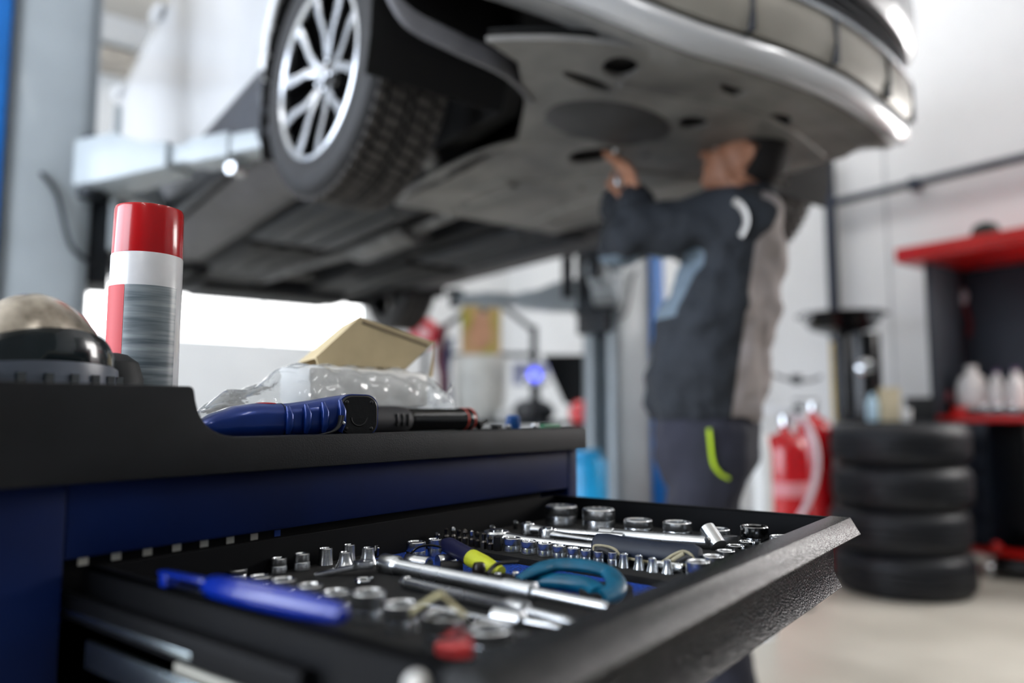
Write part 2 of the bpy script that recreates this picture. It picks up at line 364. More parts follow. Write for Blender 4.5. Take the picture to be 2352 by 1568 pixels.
# ---------------------------------------------------------------- sockets
m_dirty = mat('smeared_black_chrome', '#2a2c2e', .15, metal=1, var=.9, vs=90, col2='#c4c6c8')
def socket(px, ytop, wtop, ybase, label, wbase=None, inner=12, group=None, m=None, grease=False, z0=None, ribs=False, hh=None):
    z0 = ZF if z0 is None else z0
    q = CZ(px, ybase, z0); dq = depth(cw(*q))
    ang = 1/ max(.7, (ray(px, ybase).normalized()).dot(_fw))
    rb = (wbase or wtop)/2/F_PX*dq/ang**.5
    d2 = Vector((q.x, q.y, 0)).normalized(); c = Vector((q.x, q.y, 0))+d2*rb
    # height from the top-centre pixel
    rr = wc(ray(px, ytop)+CAMP); hz = math.hypot(rr.x, rr.y); s = math.hypot(c.x, c.y)/hz; zt = rr.z*s
    h = hh or max(.008, zt-z0); rt_ = wtop/2/F_PX*depth(cw(c.x, c.y, z0+h))/ang**.5
    k = rb
    t = cabthing('socket', label, 'socket', (c.x, c.y, z0), rz=(px*7 % 60)/60, group=group)
    ch = rt_*.07
    if wbase and wbase > wtop*1.15:
        out = [(rb*.93, 0), (rb, h*.03), (rb*.97, h*.10)] + [(rt_+(rb-rt_)*(1-u)**2.2*.93, h*(.1+.86*u)) for u in (.15, .3, .45, .6, .75, .9)]
    else:
        out = [(rb*.94, 0), (rb, h*.04), (rb, h*.46), (rb*.985, h*.49), (rt_*.985, h*.52), (rt_, h*.55)]
    out += [(rt_, h-ch), (rt_-ch, h)]
    ri = rt_*.80
    out += [(ri*1.04, h), (ri*.97, h-.0012, inner)]
    body = MB().lathe(out+[(ri*.95, h*.45, inner), (ri*.5, h*.44), (ri*.45, h*.2)], 48, cap0=True, cap1=True).build('socket_body', m or m_chrome, parent=t, ang=30)
    MB().lathe([(ri*.94, h*.46, inner), (ri*.93, h*(.85 if grease else .52), inner)], 48).build('socket_cavity', m_grease if grease else m_black_rub, parent=t)
    if ribs: 
        for zz in (.25, .36): MB().lathe([(rb*1.0, h*zz-.0006), (rb*1.015, h*zz), (rb*1.0, h*zz+.0006)], 40, cap0=False, cap1=False).build('groove_ring', m_black_rub, parent=t)
    return t
G1 = 'large sockets along the right wall of the drawer'
socket(1289, 1160, 76, 1210, 'large chrome socket nearest the back right corner of the drawer', group=G1)
socket(1375, 1167, 76, 1224, 'large tall chrome socket second from the back along the right drawer wall', group=G1)
socket(1466, 1192, 68, 1232, 'wide short chrome socket, third from the back along the right drawer wall', group=G1)
socket(1556, 1197, 68, 1242, 'wide short chrome socket in the middle of the right drawer wall row', group=G1)
socket(1647, 1213, 62, 1254, 'wide chrome socket just behind the tilted universal joint head', group=G1)
socket(1734, 1207, 66, 1262, 'dark smeared shiny chrome socket near the drawer front, right wall row', group=G1, m=m_dirty)
socket(1797, 1230, 56, 1282, 'chrome socket at the right end, half hidden behind the drawer front', group=G1)
G2 = 'medium sockets inside the drawer front'
socket(1716, 1242, 38, 1276, 'shiny medium chrome socket farthest along the row inside the drawer front', group=G2, m=m_chrome_pol)
socket(1690, 1251, 42, 1288, 'shiny medium chrome socket second from the far end inside the drawer front', group=G2, m=m_chrome_pol)
socket(1667, 1263, 44, 1302, 'medium socket with dark opening in the middle of the row inside the drawer front', group=G2)
socket(1638, 1275, 52, 1322, 'medium socket with brown greasy opening next to the rubber handle end', group=G2, grease=True)
socket(1604, 1287, 57, 1342, 'widest medium socket with brown greasy opening, nearest in its row inside the drawer front', group=G2, grease=True)
socket(1756, 1249, 26, 1275, 'small socket peeking over the drawer front beside the smeared socket', group=G2)
socket(1724, 1262, 24, 1290, 'small socket just showing above the drawer front edge', group=G2)
G3 = 'row of small sockets along the edge of the right foam liner'
row = [(1176, 1234, 41, 1270, None), (1214, 1241, 38, 1275, None), (1251, 1246, 35, 1280, None), (1284, 1252, 33, 1285, None), (1317, 1257, 31, 1290, None),
       (1347, 1262, 29, 1294, None), (1377, 1265, 28, 1298, None), (1408, 1267, 24, 1302, 27), (1434, 1271, 22, 1306, 29), (1468, 1275, 19, 1311, 29), (1499, 1281, 20, 1316, 30), (1534, 1285, 18, 1320, 30)]
nm = ['first', 'second', 'third', 'fourth', 'fifth', 'sixth', 'seventh', 'eighth', 'ninth', 'tenth', 'eleventh', 'twelfth']
for i, (px, yt, wt_, yb, wb_) in enumerate(row):
    ds = 'straight small socket' if i < 7 else 'small socket with flared foot'
    extra = {0: ', beside the bits', 3: ', brownish inside', 11: ', last'}.get(i, '')
    socket(px, yt, wt_, yb, '%s from the left in the foam edge row, %s%s' % (nm[i], ds, extra), wbase=wb_, inner=6, group=G3, grease=(i == 3))
socket(1345, 1248, 27, 1276, 'small chrome socket standing behind the edge row beside the rubber handle', inner=12)
G4 = 'small sockets of the left foam liner, back row'
L4 = [(543, 1307, 50, 1334, None), (583, 1290, 46, 1318, None), (639, 1281, 38, 1320, 42), (692, 1270, 36, 1313, 40), (747, 1258, 32, 1300, 38), (801, 1250, 27, 1292, 33), (792, 1267, 25, 1308, 46), (845, 1257, 28, 1300, 45)]
L4n = ['wide low socket at the left end of the back row, above the blue tool', 'low socket second from the left in the back row of the left liner',
       'taller chrome socket third from the left in the left back row', 'chrome socket fourth from the left in the left back row, slightly flared', 'slim chrome socket left of the flared pair, back row',
       'narrow socket partly hidden behind the flared one', 'bell shaped flared chrome socket right behind the small spanner head', 'bell shaped flared chrome socket, rightmost in the left liner back row']
for (px, yt, wt_, yb, wb_), l in zip(L4, L4n): socket(px, yt, wt_, yb, l, wbase=wb_, inner=6, group=G4)
G5 = 'big blurred sockets along the left side of the drawer'
L5 = [(596, 1322, 56, 1352), (648, 1329, 64, 1375), (709, 1342, 66, 1395), (770, 1357, 70, 1415), (845, 1357, 84, 1440), (920, 1384, 88, 1462), (1018, 1408, 106, 1505), (1122, 1440, 108, 1520)]
L5n = ['smallest of the blurred big sockets, at the far end over the blue tool', 'blurred chrome socket with bright edge, second from the far end of the left row', 'blurred chrome socket behind the middle of the blue tool',
       'blurred low socket behind the tip of the blue tool', 'tall blurred chrome socket just right of the blue tool tip', 'blurred chrome socket beneath the cream tape',
       'largest blurred chrome socket, in front of the cream tape', 'nearest big blurred socket beside the red cap']
for (px, yt, w_, yb), l in zip(L5, L5n): socket(px, yt, w_, yb, l, group=G5)
# deep sockets lying/standing at the back
socket(955, 1243, 46, 1288, 'chrome socket with brown inside at the drawer back wall behind the wire spring', grease=True, z0=ZM)
socket(998, 1237, 33, 1280, 'slim chrome socket beside the brown greasy one at the back wall', z0=ZM)
def lying(px, py, px2, py2, r, label, z0=ZM, m=m_chrome, name='socket', cat='socket', dark=True):
    a_ = CZ(px, py, z0+r); b_ = CZ(px2, py2, z0+r); d_ = (b_-a_); L_ = d_.length
    t = cabthing(name, label, cat, tuple(a_-Vector((0, 0, r))), rz=math.atan2(d_.y, d_.x))
    M_ = TR(0, 0, r) @ RY(PI/2)
    MB().lathe([(r*.95, 0), (r, .0008), (r, L_*.45), (r*.94, L_*.5), (r*.94, L_-.001), (r*.86, L_), (r*.66, L_, 6), (r*.64, L_*.6, 6)], 36, M_).build('socket_body', m, parent=t)
    return t
lying(935, 1291, 985, 1297, .0075, 'chrome socket lying on its side under the wire spring')
lying(1005, 1292, 1042, 1288, .0070, 'chrome socket lying beside the yellow banded handle')
lying(1012, 1305, 1062, 1303, .0062, 'small black knurled adapter lying left of the yellow banded handle', m=m_black_rub, name='knurled_adapter', cat='adapter')
# bits
G6 = 'driver bits standing in the foam'
bits = [(1025, 1213, 1243), (1040, 1209, 1246), (1054, 1216, 1248), (1068, 1214, 1251), (1083, 1217, 1254), (1096, 1220, 1257), (1111, 1223, 1260), (1126, 1230, 1262), (1143, 1231, 1264)]
bn = ['leftmost slim bit of the standing row', 'bright cross headed bit, second of the row', 'short dark bit, third of the row', 'tapered bit, fourth of the row', 'bright edged bit in the middle of the row', 'hourglass bit just right of the middle',
      'star headed bit, third from the right end', 'dark bit beside the thick hexagon bit', 'thick black hexagon bit at the right end of the bit row']
for i, ((px, yt, yb), l) in enumerate(zip(bits, bn)):
    q = CZ(px, yb, ZF); rr = wc(ray(px, yt)+CAMP); s = math.hypot(q.x, q.y)/math.hypot(rr.x, rr.y); h = max(.012, rr.z*s-ZF)
    w2 = .0042 if i == 8 else .0030
    t = cabthing('driver_bit', l, 'driver bit', (q.x, q.y, ZF), rz=i*.3, group=G6)
    if i == 8: MB().lathe([(w2, 0, 6), (w2, h*.96, 6), (w2*.85, h, 6)], 24).build('bit_shaft', m_black_rub, parent=t, ang=25)
    else:
        MB().lathe([(w2, 0, 6), (w2, h*.42, 6), (w2*.62, h*.52), (w2*.62, h*.66)], 24).build('bit_shaft', m_bit, parent=t, ang=25)
        MB().lathe([(w2*.62, h*.66), (w2*(.95 if i % 2 else .7), h*.78, 6), (w2*.8, h*.92, 6), (w2*.25, h, 6)], 24).build('bit_tip', m_chrome if i in (1, 4) else m_bit, parent=t, ang=25)

# ---------------------------------------------------------------- rods and extension bars
def rodz(pxa, pya, pxb, pyb, zc): 
    a_ = CZ(pxa, pya, zc); b_ = CZ(pxb, pyb, zc); return a_, b_
def bar(name, label, cat, a_, b_, segs, m=m_chrome, parts=('bar_shaft', 'drive_end', 'square_tip')):
    d_ = b_-a_; t = cabthing(name, label, cat, tuple(a_), rot=RZ(math.atan2(d_.y, d_.x)) @ RY(-math.asin(max(-1, min(1, d_.z/d_.length)))))
    L_ = d_.length
    for pn, pr, sq in segs:
        MB().lathe([(r, L_*u, sq) if sq else (r, L_*u) for u, r in pr], 32, RY(PI/2)).build(pn, m, parent=t)
    return t
a_, b_ = rodz(880, 1294, 1400, 1396, ZF+.0065)
bar('extension_bar', 'long thick satin chrome extension bar in the left foam liner', 'extension bar', a_, b_,
    [('drive_end', [(0, .0080), (.005, .0088), (.075, .0088), (.082, .0080)], 0), ('bar_shaft', [(.082, .0078), (.10, .0062), (.60, .0060), (.605, .0075), (.72, .0075), (.725, .0045), (1, .0040)], 0)])
a_, b_ = rodz(925, 1335, 1340, 1437, ZF+.0048)
bar('extension_bar', 'thinner chrome extension bar lying in front of the thick one', 'extension bar', a_, b_,
    [('square_tip', [(0, .0036), (.012, .0046), (.03, .0046), (.034, .0036)], 0), ('bar_shaft', [(.034, .0042), (.62, .0046), (.64, .0066), (.73, .0066), (.735, .0034), (1, .0030)], 0)])
a_, b_ = rodz(1130, 1415, 1290, 1442, ZF+.0040)
bar('extension_bar', 'short blurred chrome extension bar behind the nearest big socket', 'extension bar', a_, b_,
    [('drive_end', [(0, .0040), (.05, .0066), (.45, .0066), (.5, .0035)], 0), ('bar_shaft', [(.5, .0028), (.93, .0028), (.94, .0036), (1, .0036)], 0)])
a_, b_ = rodz(945, 1385, 1175, 1437, ZF+.003)
bar('hex_key_bar', 'thin grey rod running behind the blurred big sockets', 'rod', a_, b_, [('bar_shaft', [(0, .0022), (1, .0022)], 6)])
# right liner: breaker bar with universal joint, long ratchet, second rod at foam edge
a_, b_ = rodz(1410, 1229, 1645, 1247, ZF+.0062)
bar('breaker_bar', 'long satin chrome breaker bar with a ridge lying behind the rubber handled ratchet', 'breaker bar', a_, b_,
    [('bar_shaft', [(0, .0060), (.01, .0066), (.98, .0066), (1, .005)], 0), ('collar', [(-.16, .0055), (-.14, .0074), (-.01, .0074), (.0, .0062)], 0)])
q = CZ(1643, 1262, ZF)
t = cabthing('universal_joint', 'chrome knuckle joint head tilted up at the end of the breaker bar', 'universal joint', (q.x, q.y, ZF), rz=-.55)
M_ = TR(0, 0, .0085) @ RX(math.radians(-52))
MB().lathe([(.0070, -.008), (.0082, -.0072), (.0082, .016), (.0072, .017), (.0055, .017), (.0052, .006)], 36, M_).build('socket_end', m_chrome, parent=t)
MB().tube([(-.010, 0, .0085), (.010, 0, .0085)], .004, 16).build('hinge_pin', m_chrome_pol, parent=t)
MB().box(.004, .024, -.0045, .0045, .003, .0125).build('fork', m_chrome, parent=t, bevel=.001)
a_, b_ = rodz(1405, 1280, 1572, 1306, ZF+.004)
bar('slim_bar', 'slim chrome rod with a hollow end lying behind the flared sockets', 'bar', a_, b_, [('bar_shaft', [(0, .0032), (.62, .0034), (.63, .0052), (.99, .0052), (1, .0045), (1.0, .0036), (.9, .0034)], 0)])
a_, b_ = rodz(1655, 1290, 1780, 1262, ZF+.004)
# ratchets
def ratchet(label, px0, py0, px1, py1, zc, rh=.014, shaft=.0045, L2=None, m=m_chrome):
    a_, b_ = rodz(px0, py0, px1, py1, zc); d_ = b_-a_; L_ = d_.length
    t = cabthing('ratchet', label, 'ratchet', tuple(a_), rz=math.atan2(d_.y, d_.x))
    MB().lathe([(rh*.9, -.006), (rh, -.005), (rh, .004), (rh*.88, .006), (rh*.5, .0062)], 36).build('ratchet_head', m, parent=t)
    MB().lathe([(rh*.5, .006), (rh*.5, .0075), (rh*.42, .008)], 28).build('selector_disc', m_chrome_pol, parent=t)
    MB().tube([(rh*.8, 0, 0), (rh*1.8, 0, 0), (rh*2.4, 0, 0), (L_, 0, 0)], [shaft*1.5, shaft*1.25, shaft, shaft*.95], 20, sq=(1.15, .8)).build('shaft', m, parent=t)
    return t, L_
rt1, Lr = ratchet('chrome ratchet with dark blue and cream rubber grip, centre of the right foam liner', 1140, 1232, 1370, 1256, ZF+.009)
# rubber grip as its own shaped part
m_grip = mat('navy_rubber_grip', '#111c2e', .5, var=.06, vs=40, bump=.05, bs=300, bd=.0005)
m_cream = mat('cream_rubber', '#a79f83', .55, var=.08, vs=90)
m_grey_ins = mat('charcoal_rubber_inlay', '#2b2b2c', .6)

e = wc(rt1.location); a3 = rt1.rotation_euler[2]-CAB


g0 = CZ(1366, 1258, ZF+.0115)
inv = (Matrix.Translation(e) @ RZ(a3)).inverted()
la = inv @ g0; lb = inv @ CZ(1612, 1285, ZF+.0105)
gd = (lb-la); GL = gd.length
GM = Matrix.Translation(la) @ RZ(math.atan2(gd.y, gd.x))
prof_w = [(0, .0090), (.02, .0115), (.12, .0126), (.35, .0116), (.6, .0112), (.78, .0122), (.93, .0125), (.985, .0100), (1, .005)]
gr = MB().tube([(GL*u, 0, .0015-.003*u) for u, r in prof_w], [r for u, r in prof_w], 28, GM, sq=(.92, 1.0)).build('grip', m_grip, parent=rt1)
def strip(pts, rad, name, m, par, off=.0102, M=GM, sq=(1, .35)):
    P = []
    for u, w in crom([(u, w, 0) for u, w in pts], 8) and [(p.x, p.y) for p in crom([(u, w, 0) for u, w in pts], 8)]:
        R_ = .0119 if .1 < u < .9 else .0116
        ang_ = w/R_; P.append((GL*u, -math.cos(ang_)*R_*.93, .001+math.sin(ang_)*R_))
    return MB().tube(P, rad, 10, M).build(name, m, parent=par)
strip([(.04, -.001), (.05, .003), (.16, .0035), (.25, .0015), (.32, -.004), (.5, -.0065), (.66, -.006), (.78, .0015), (.87, .0055), (.94, .003), (.97, -.002)], .00125, 'cream_piping', m_cream, gr)
strip([(.06, -.002), (.12, .0005), (.2, -.002), (.28, -.0065)], .0028, 'side_inlay', m_grey_ins, gr)
strip([(.74, -.0085), (.82, -.0035), (.9, .0005), (.955, .0005)], .0021, 'side_inlay', m_grey_ins, gr)
strip([(.68, -.0085), (.76, -.004), (.84, .0012), (.88, .0035)], .0020, 'cream_piping', m_cream, gr)
strip([(.80, -.0088), (.86, -.0065), (.94, -.0035), (.965, -.001)], .0016, 'cream_piping', m_cream, gr)
ratchet('slim chrome ratchet lying behind the first, near the large sockets', 1212, 1214, 1432, 1231, ZF+.007, rh=.008, shaft=.0045)
ratchet('flat chrome ratchet between the bits and the long breaker bar', 1258, 1226, 1375, 1242, ZF+.007, rh=.010, shaft=.0038)
# combination spanner near flared sockets
q = CZ(775, 1322, ZF); t = cabthing('spanner', 'short chrome open ended spanner with raised head beside the flared sockets', 'spanner', (q.x, q.y, ZF), rz=-.75)
MB().prism([(-.016, -.004), (.02, -.0032), (.02, .0032), (-.016, .004)], .001, .006, TR(-.002, 0, .0) @ RY(-.18)).build('spanner_shaft', m_chrome, parent=t, bevel=.0012)
hp = [(.0, -.0035), (.005, -.0085), (.014, -.0085), (.017, -.0045), (.010, -.0035), (.0085, 0), (.010, .0035), (.017, .0045), (.014, .0085), (.005, .0085), (.0, .0035)]
MB().prism(hp, .0055, .0115, TR(.012, 0, .0)).build('open_jaw', m_chrome, parent=t, bevel=.001)
q = CZ(835, 1345, ZF); t = cabthing('spanner', 'tiny chrome spanner ring lying in front of the thin extension bar', 'spanner', (q.x, q.y, ZF), rz=.2)
MB().tube([(.006*math.cos(i*.45), .006*math.sin(i*.45), .004) for i in range(11)], .0016, 10).build('ring_end', m_chrome_pol, parent=t)
MB().tube([(.006, 0, .003), (.016, .004, .002)], .0018, 10).build('shaft', m_chrome, parent=t)
# small ball catches
for i, (px, py, l) in enumerate(((1130, 1212, 'tiny chrome drive stub with a ball at the back wall above the bits'), (1184, 1201, 'tiny chrome square drive tip near the back wall'), (863, 1262, 'small dark chrome adapter right of the bell shaped socket'), (1003, 1230, 'tiny chrome ball stub beside the slim socket at the back wall'))):
    q = CZ(px, py+14, ZF); t = cabthing('drive_adapter', l, 'adapter', (q.x, q.y, ZF), rz=.4)
    MB().box(-.0022, .0022, -.0022, .0022, 0, .010).build('square_drive', m_dirty, parent=t, bevel=.0005)
    MB().ell((0, -.0022, .007), (.0013, .0013, .0013)).build('ball', m_chrome_pol, parent=t)
# cream tape roll piece, red cap
q = CZ(1000, 1388, ZF+.028); t = cabthing('tape_piece', 'crumpled piece of cream masking tape on the blurred socket', 'tape', (q.x, q.y, ZF+.024), rz=-.85)
MB().rings([[(x, y, z), (x, y+.010, z), (x, y+.010, z+.0008), (x, y, z+.0008)] for x, y, z in crom([(-.014, 0, -.002), (-.005, .001, .004), (.003, 0, .008), (.008, .002, .003), (.017, 0, -.004)], 5)]).build('tape_strip', mat('cream_tape', '#b5ad86', .7), parent=t)
q = CZ(1060, 1497, ZF); t = cabthing('red_disc', 'blurred red plastic disc in the near corner of the drawer', 'disc', (q.x, q.y, ZF), rz=0)
MB().lathe([(.0145, 0), (.0155, .001), (.0155, .006), (.0142, .0075)], 32).build('cap_shell', mat('red_plastic', '#c4393a', .4), parent=t)
MB().ell((.012, -.004, .009), (.0035, .0035, .003)).build('cap_nub', mat('pink_plastic', '#c99a9a', .4), parent=t)
q = CZ(1195, 1478, ZF); t = cabthing('hex_nut', 'blurred steel nut near the drawer front beyond the red cap', 'nut', (q.x, q.y, ZF))
MB().lathe([(.0055, 0, 6), (.0055, .006, 6), (.0028, .006), (.0028, .001)], 24).build('nut_body', m_chrome, parent=t, ang=25)

# ---------------------------------------------------------------- blue plastic tool on the left rim
m_blueP = mat('glossy_blue_plastic', '#03248c', .25, var=.05, coat=.5)
zc = -.100
A0 = CZ(372, 1322, zc); A1 = CZ(500, 1345, zc); A2 = CZ(797, 1412, zc)
d_ = A2-A0; t = cabthing('blue_marker_tool', 'long bright blue plastic handled tool lying along the left edge of the open drawer', 'hand tool', tuple(A0), rz=math.atan2(d_.y, d_.x))
LL = d_.length
us = [(.26, .0022), (.30, .0050), (.33, .0066), (.45, .0074), (.6, .0078), (.8, .0070), (.93, .0056), (.985, .0045), (1, .0018)]
MB().tube([(LL*u, 0, 0) for u, r in us], [r for u, r in us], 24).build('handle', m_blueP, parent=t)
MB().box(0, LL*.34, -.003, .003, .001, .0036).build('pocket_clip', m_blueP, parent=t, bevel=.001)
MB().box(LL*.02, LL*.07, -.004, .004, -.0055, .002).build('clip_end', m_blueP, parent=t, bevel=.001)
MB().tube([(LL*.09, 0, -.0045), (LL*.28, 0, -.004)], [.0018, .003], 14).build('metal_shaft', m_chrome_pol, parent=t)

# ---------------------------------------------------------------- pliers in the centre gap
m_teal = mat('teal_dipped_handle', '#055674', .38, var=.1, vs=60, coat=.1)
q = CZ(1300, 1372, ZM); 
hb = CZ(1195, 1338, ZM+.012); he = CZ(1420, 1368, ZM+.010); d_ = he-hb
t = cabthing('pliers', 'snip pliers with teal blue dipped handles lying in the middle gap of the drawer', 'pliers', (hb.x, hb.y, ZM), rz=math.atan2(d_.y, d_.x))
HL = d_.length
def off(p): q_ = Vector(p)-Vector((hb.x, hb.y, ZM)); return RZ(-math.atan2(d_.y, d_.x)) @ q_
up_ = [off(CZ(px, py, ZM+z)) for px, py, z in ((1190, 1330, .012), (1235, 1308, .017), (1275, 1298, .019), (1320, 1297, .020), (1365, 1303, .019), (1400, 1316, .016), (1416, 1340, .013), (1408, 1362, .009), (1385, 1372, .007))]
MB().tube(crom(up_, 5), [.003]+[.0052]*39+[.003], 16, sq=(1.0, .8)).build('handle', m_teal, parent=t) if False else MB().tube(crom(up_, 5), [.003+.0034*min(1, i/6) for i in range(len(crom(up_, 5)))], 16, sq=(1.25, .75)).build('handle', m_teal, parent=t)
lo_ = [off(CZ(px, py, ZM+z)) for px, py, z in ((1185, 1340, .006), (1240, 1334, .008), (1300, 1336, .009), (1340, 1342, .009), (1362, 1352, .008), (1378, 1366, .007))]
MB().tube(crom(lo_, 5), [.003+.0038*min(1, i/6) for i in range(len(crom(lo_, 5)))], 16, sq=(1.25, .9)).build('handle', m_teal, parent=t)
hd = [off(CZ(px, py, ZM+z)) for px, py, z in ((1085, 1322, .006), (1130, 1322, .008), (1200, 1334, .009))]
MB().tube(hd, [.0045, .0085, .0060], 18, sq=(1.2, .42)).build('head', m_hblk, parent=t)
for px, py in ((1143, 1318), (1184, 1316)):
    o_ = off(CZ(px, py, ZM+.0115)); MB().lathe([(.0028, -.0006), (.0028, .0006), (.0022, .0014)], 20, Matrix.Translation(o_)).build('rivet', m_chrome, parent=t)
sp = [off(CZ(px, py, ZM+z)) for px, py, z in ((1118, 1318, .014), (1135, 1300, .018), (1150, 1293, .020), (1192, 1290, .021))]
MB().tube(crom(sp, 5), .0017, 12).build('lever', m_hblk, parent=t)
o_ = off(CZ(1100, 1308, ZM+.013)); MB().lathe([(.005, -.004), (.0058, 0), (.005, .004), (.004, .0055)], 24, Matrix.Translation(o_)).build('pivot_knob', mat('dark_brown_knob', '#1c1412', .3), parent=t)
# black rubber rounded block behind teal handles
q = CZ(1425, 1382, ZM); t = cabthing('rubber_block', 'flat rounded black rubber block right of the teal plier handles', 'rubber block', (q.x, q.y+.012, ZM), rz=.1)
MB().prism(rrect(.046, .034, .015, 6), 0, .0085).build('block_body', m_foam, parent=t, bevel=.0012)
# navy and yellow handled pliers
hb = CZ(1020, 1248, ZM+.020); t = cabthing('pliers', 'pliers with dark navy handle and yellow collar, wire spring behind, left of the blue mat', 'pliers', (hb.x, hb.y, ZM), rz=0)
def off2(p): return Vector(p)-Vector((hb.x, hb.y, ZM))
hd = [off2(CZ(px, py, ZM+z)) for px, py, z in ((1020, 1247, .020), (1035, 1254, .019), (1060, 1268, .017), (1085, 1282, .015))]
m_navy = mat('dark_navy_handle', '#14163a', .45, var=.1)
MB().tube(crom(hd, 5), [.0045+.0035*min(1, i/4) for i in range(16)], 18, sq=(1, .9)).build('handle', m_navy, parent=t)
hd = [off2(CZ(px, py, ZM+z)) for px, py, z in ((1083, 1281, .0155), (1110, 1294, .013), (1150, 1314, .009))]
MB().tube(hd, [.0082, .0078, .0055], 18, sq=(1.05, .9)).build('yellow_collar', mat('yellow_dipped_handle', '#c6cf31', .45, var=.06, vs=80), parent=t)
wr = [off2(CZ(px, py, ZM+z)) for px, py, z in ((1018, 1257, .018), (990, 1252, .020), (962, 1256, .019), (945, 1270, .014), (938, 1285, .008))]
MB().tube(crom(wr, 6), .0011, 10).build('wire_spring', m_hblk, parent=t)
cx_ = off2(CZ(938, 1285, ZM+.006)); MB().tube([(cx_.x+.0028*math.cos(i*.6), cx_.y+.0028*math.sin(i*.6), .002+i*.00018) for i in range(48)], .0006, 8).build('spring_coil', m_hblk, parent=t)

# ================================================================ THINGS ON THE WORKTOP
def CD(px, py, Y):                                                   # pixel on a cabinet-frame Y plane
    r = wc(ray(px, py)+CAMP); return r*(Y/r.y)
WZ = ZT-.002
# spray can
cc = CD(334, 700, .70); base = (cc.x, .70, WZ)
t = cabthing('spray_can', 'white spray can with red cap and blurred red and grey label on the trolley', 'spray can', base)
ztop = CD(337, 482, .70).z-WZ; zcap = CD(335, 592, .70).z-WZ; R_ = .0312
hL1 = CD(335, 665, .70).z-WZ
MB().lathe([(R_*.93, 0), (R_, .004), (R_, zcap-.001), (R_*.96, zcap+.002), (R_*.9, zcap+.003)], 56).build('can_body', mat('white_enamel', '#d6d6d8', .22, var=.04, vs=30, coat=.3), parent=t)
m_red = mat('red_cap_plastic', '#b40d14', .22, var=.03, coat=.3)
cp = MB().lathe([(R_*.975, zcap), (R_*.985, zcap+.001), (R_*.965, ztop-.003), (R_*.94, ztop), (R_*.85, ztop+.0008)], 56).build('cap', m_red, parent=t)
def band(a0, a1, z0, z1, m, name, rr=R_+.0003, n=18):
    v = []; 
    for k in range(n+1):
        a = a0+(a1-a0)*k/n; v += [(rr*math.cos(a), rr*math.sin(a), z0), (rr*math.cos(a), rr*math.sin(a), z1)]
    f = [(2*k, 2*k+2, 2*k+3, 2*k+1) for k in range(n)]; return MB().add(v, f).build(name, m, parent=t)
va = math.atan2(-base[1], -base[0])                                  # towards the viewer
m_lab = mat('grey_blurred_print', '#566168', .3, var=.25, vs=14, col2='#98a1a5', st=(1, 1, 14))
band(va-1.75, va-.60, .002, hL1, mat('label_red', '#c0141c', .5, var=.03), 'label_red_stripe')
band(va-.58, va+.95, .035, hL1, m_lab, 'label_grey_text')
band(va-.58, va+.95, .002, .034, mat('pale_grey_print', '#9ba1a8', .3, var=.1), 'label_lower')
# goggles
gx = CD(80, 800, .64)
t = cabthing('safety_goggles', 'smoky chrome and beige dome shaped safety goggles on the left end of the trolley', 'goggles', (gx.x, .64, WZ), rz=.15)
gz = CD(95, 675, .64).z-WZ; gr_ = .054
m_gog = mat('pearl_goggle_shell', '#5e564b', .25, metal=.6, var=.5, vs=32, col2='#cfc6b8')
sh = MB(); R = []
for i in range(11):
    a = PI/2*i/10.4; R.append([(gr_*1.12*math.cos(a)*math.cos(j*2*PI/40), gr_*.72*math.cos(a)*math.sin(j*2*PI/40), .030+(gz-.030)*math.sin(a)) for j in range(40)])
sh.rings(R).build('goggle_shell', m_gog, parent=t)
m_gl = mat('dark_teal_lens', '#0b171b', .22, var=.2, vs=30, coat=.6)
R = []
for i in range(9):
    a = PI*(.06+.62*i/8); R.append([(gr_*1.15*math.sin(a+PI/2+.5)*.99, -gr_*.74*abs(math.cos(a-.6)), .0+z) for z in (.040, .062)])
ln = MB(); pts_ = [(gr_*1.13*math.cos(a), gr_*.74*math.sin(a)) for a in [math.radians(x) for x in range(195, 345, 8)]]
ln.rings([[(x*1.0, y, .052+.008*math.sin((i/len(pts_))*PI)), (x*1.01, y*1.02, .060+.016*math.sin(i/len(pts_)*PI)), (x*.93, y*.95, .068+.018*math.sin(i/len(pts_)*PI)), (x*.85, y*.85, .052)] for i, (x, y) in enumerate(pts_)])
ln.build('dark_lens', m_gl, parent=t)
m_vent = mat('grey_vent_plastic', '#5d6470', .3, var=.1)
vb = MB().rings([[(x*1.04, y*1.05, .034), (x*1.06, y*1.09, .044), (x*1.04, y*1.06, .055+.006*math.sin(i/len(pts_)*PI)), (x*.98, y*.98, .044)] for i, (x, y) in enumerate(pts_)]).build('vent_band', m_vent, parent=t)
for i in range(2, len(pts_)-2, 2):
    x, y = pts_[i]; MB().cbox(x*1.07, y*1.09, .045, .006, .004, .013, None).build('vent_slot', m_gl, parent=vb)
x, y = pts_[-2]; MB().tube([(x*1.0, y*1.0, .04), (x*1.12, y*1.3, .012), (x*1.2, y*1.35, .0)], .004, 10).build('strap_clip', m_gog, parent=t)
q = CD(262, 830, .66); t = cabthing('round_knob', 'rounded black plastic knob between the goggles and the spray can', 'knob', (q.x, .66, WZ))
MB().lathe([(.022, 0), (.024, .02), (.0235, .052), (.019, .066), (.010, .0725), (.003, .074)], 32).build('knob_body', mat('matt_black_plastic', '#15191c', .6), parent=t)
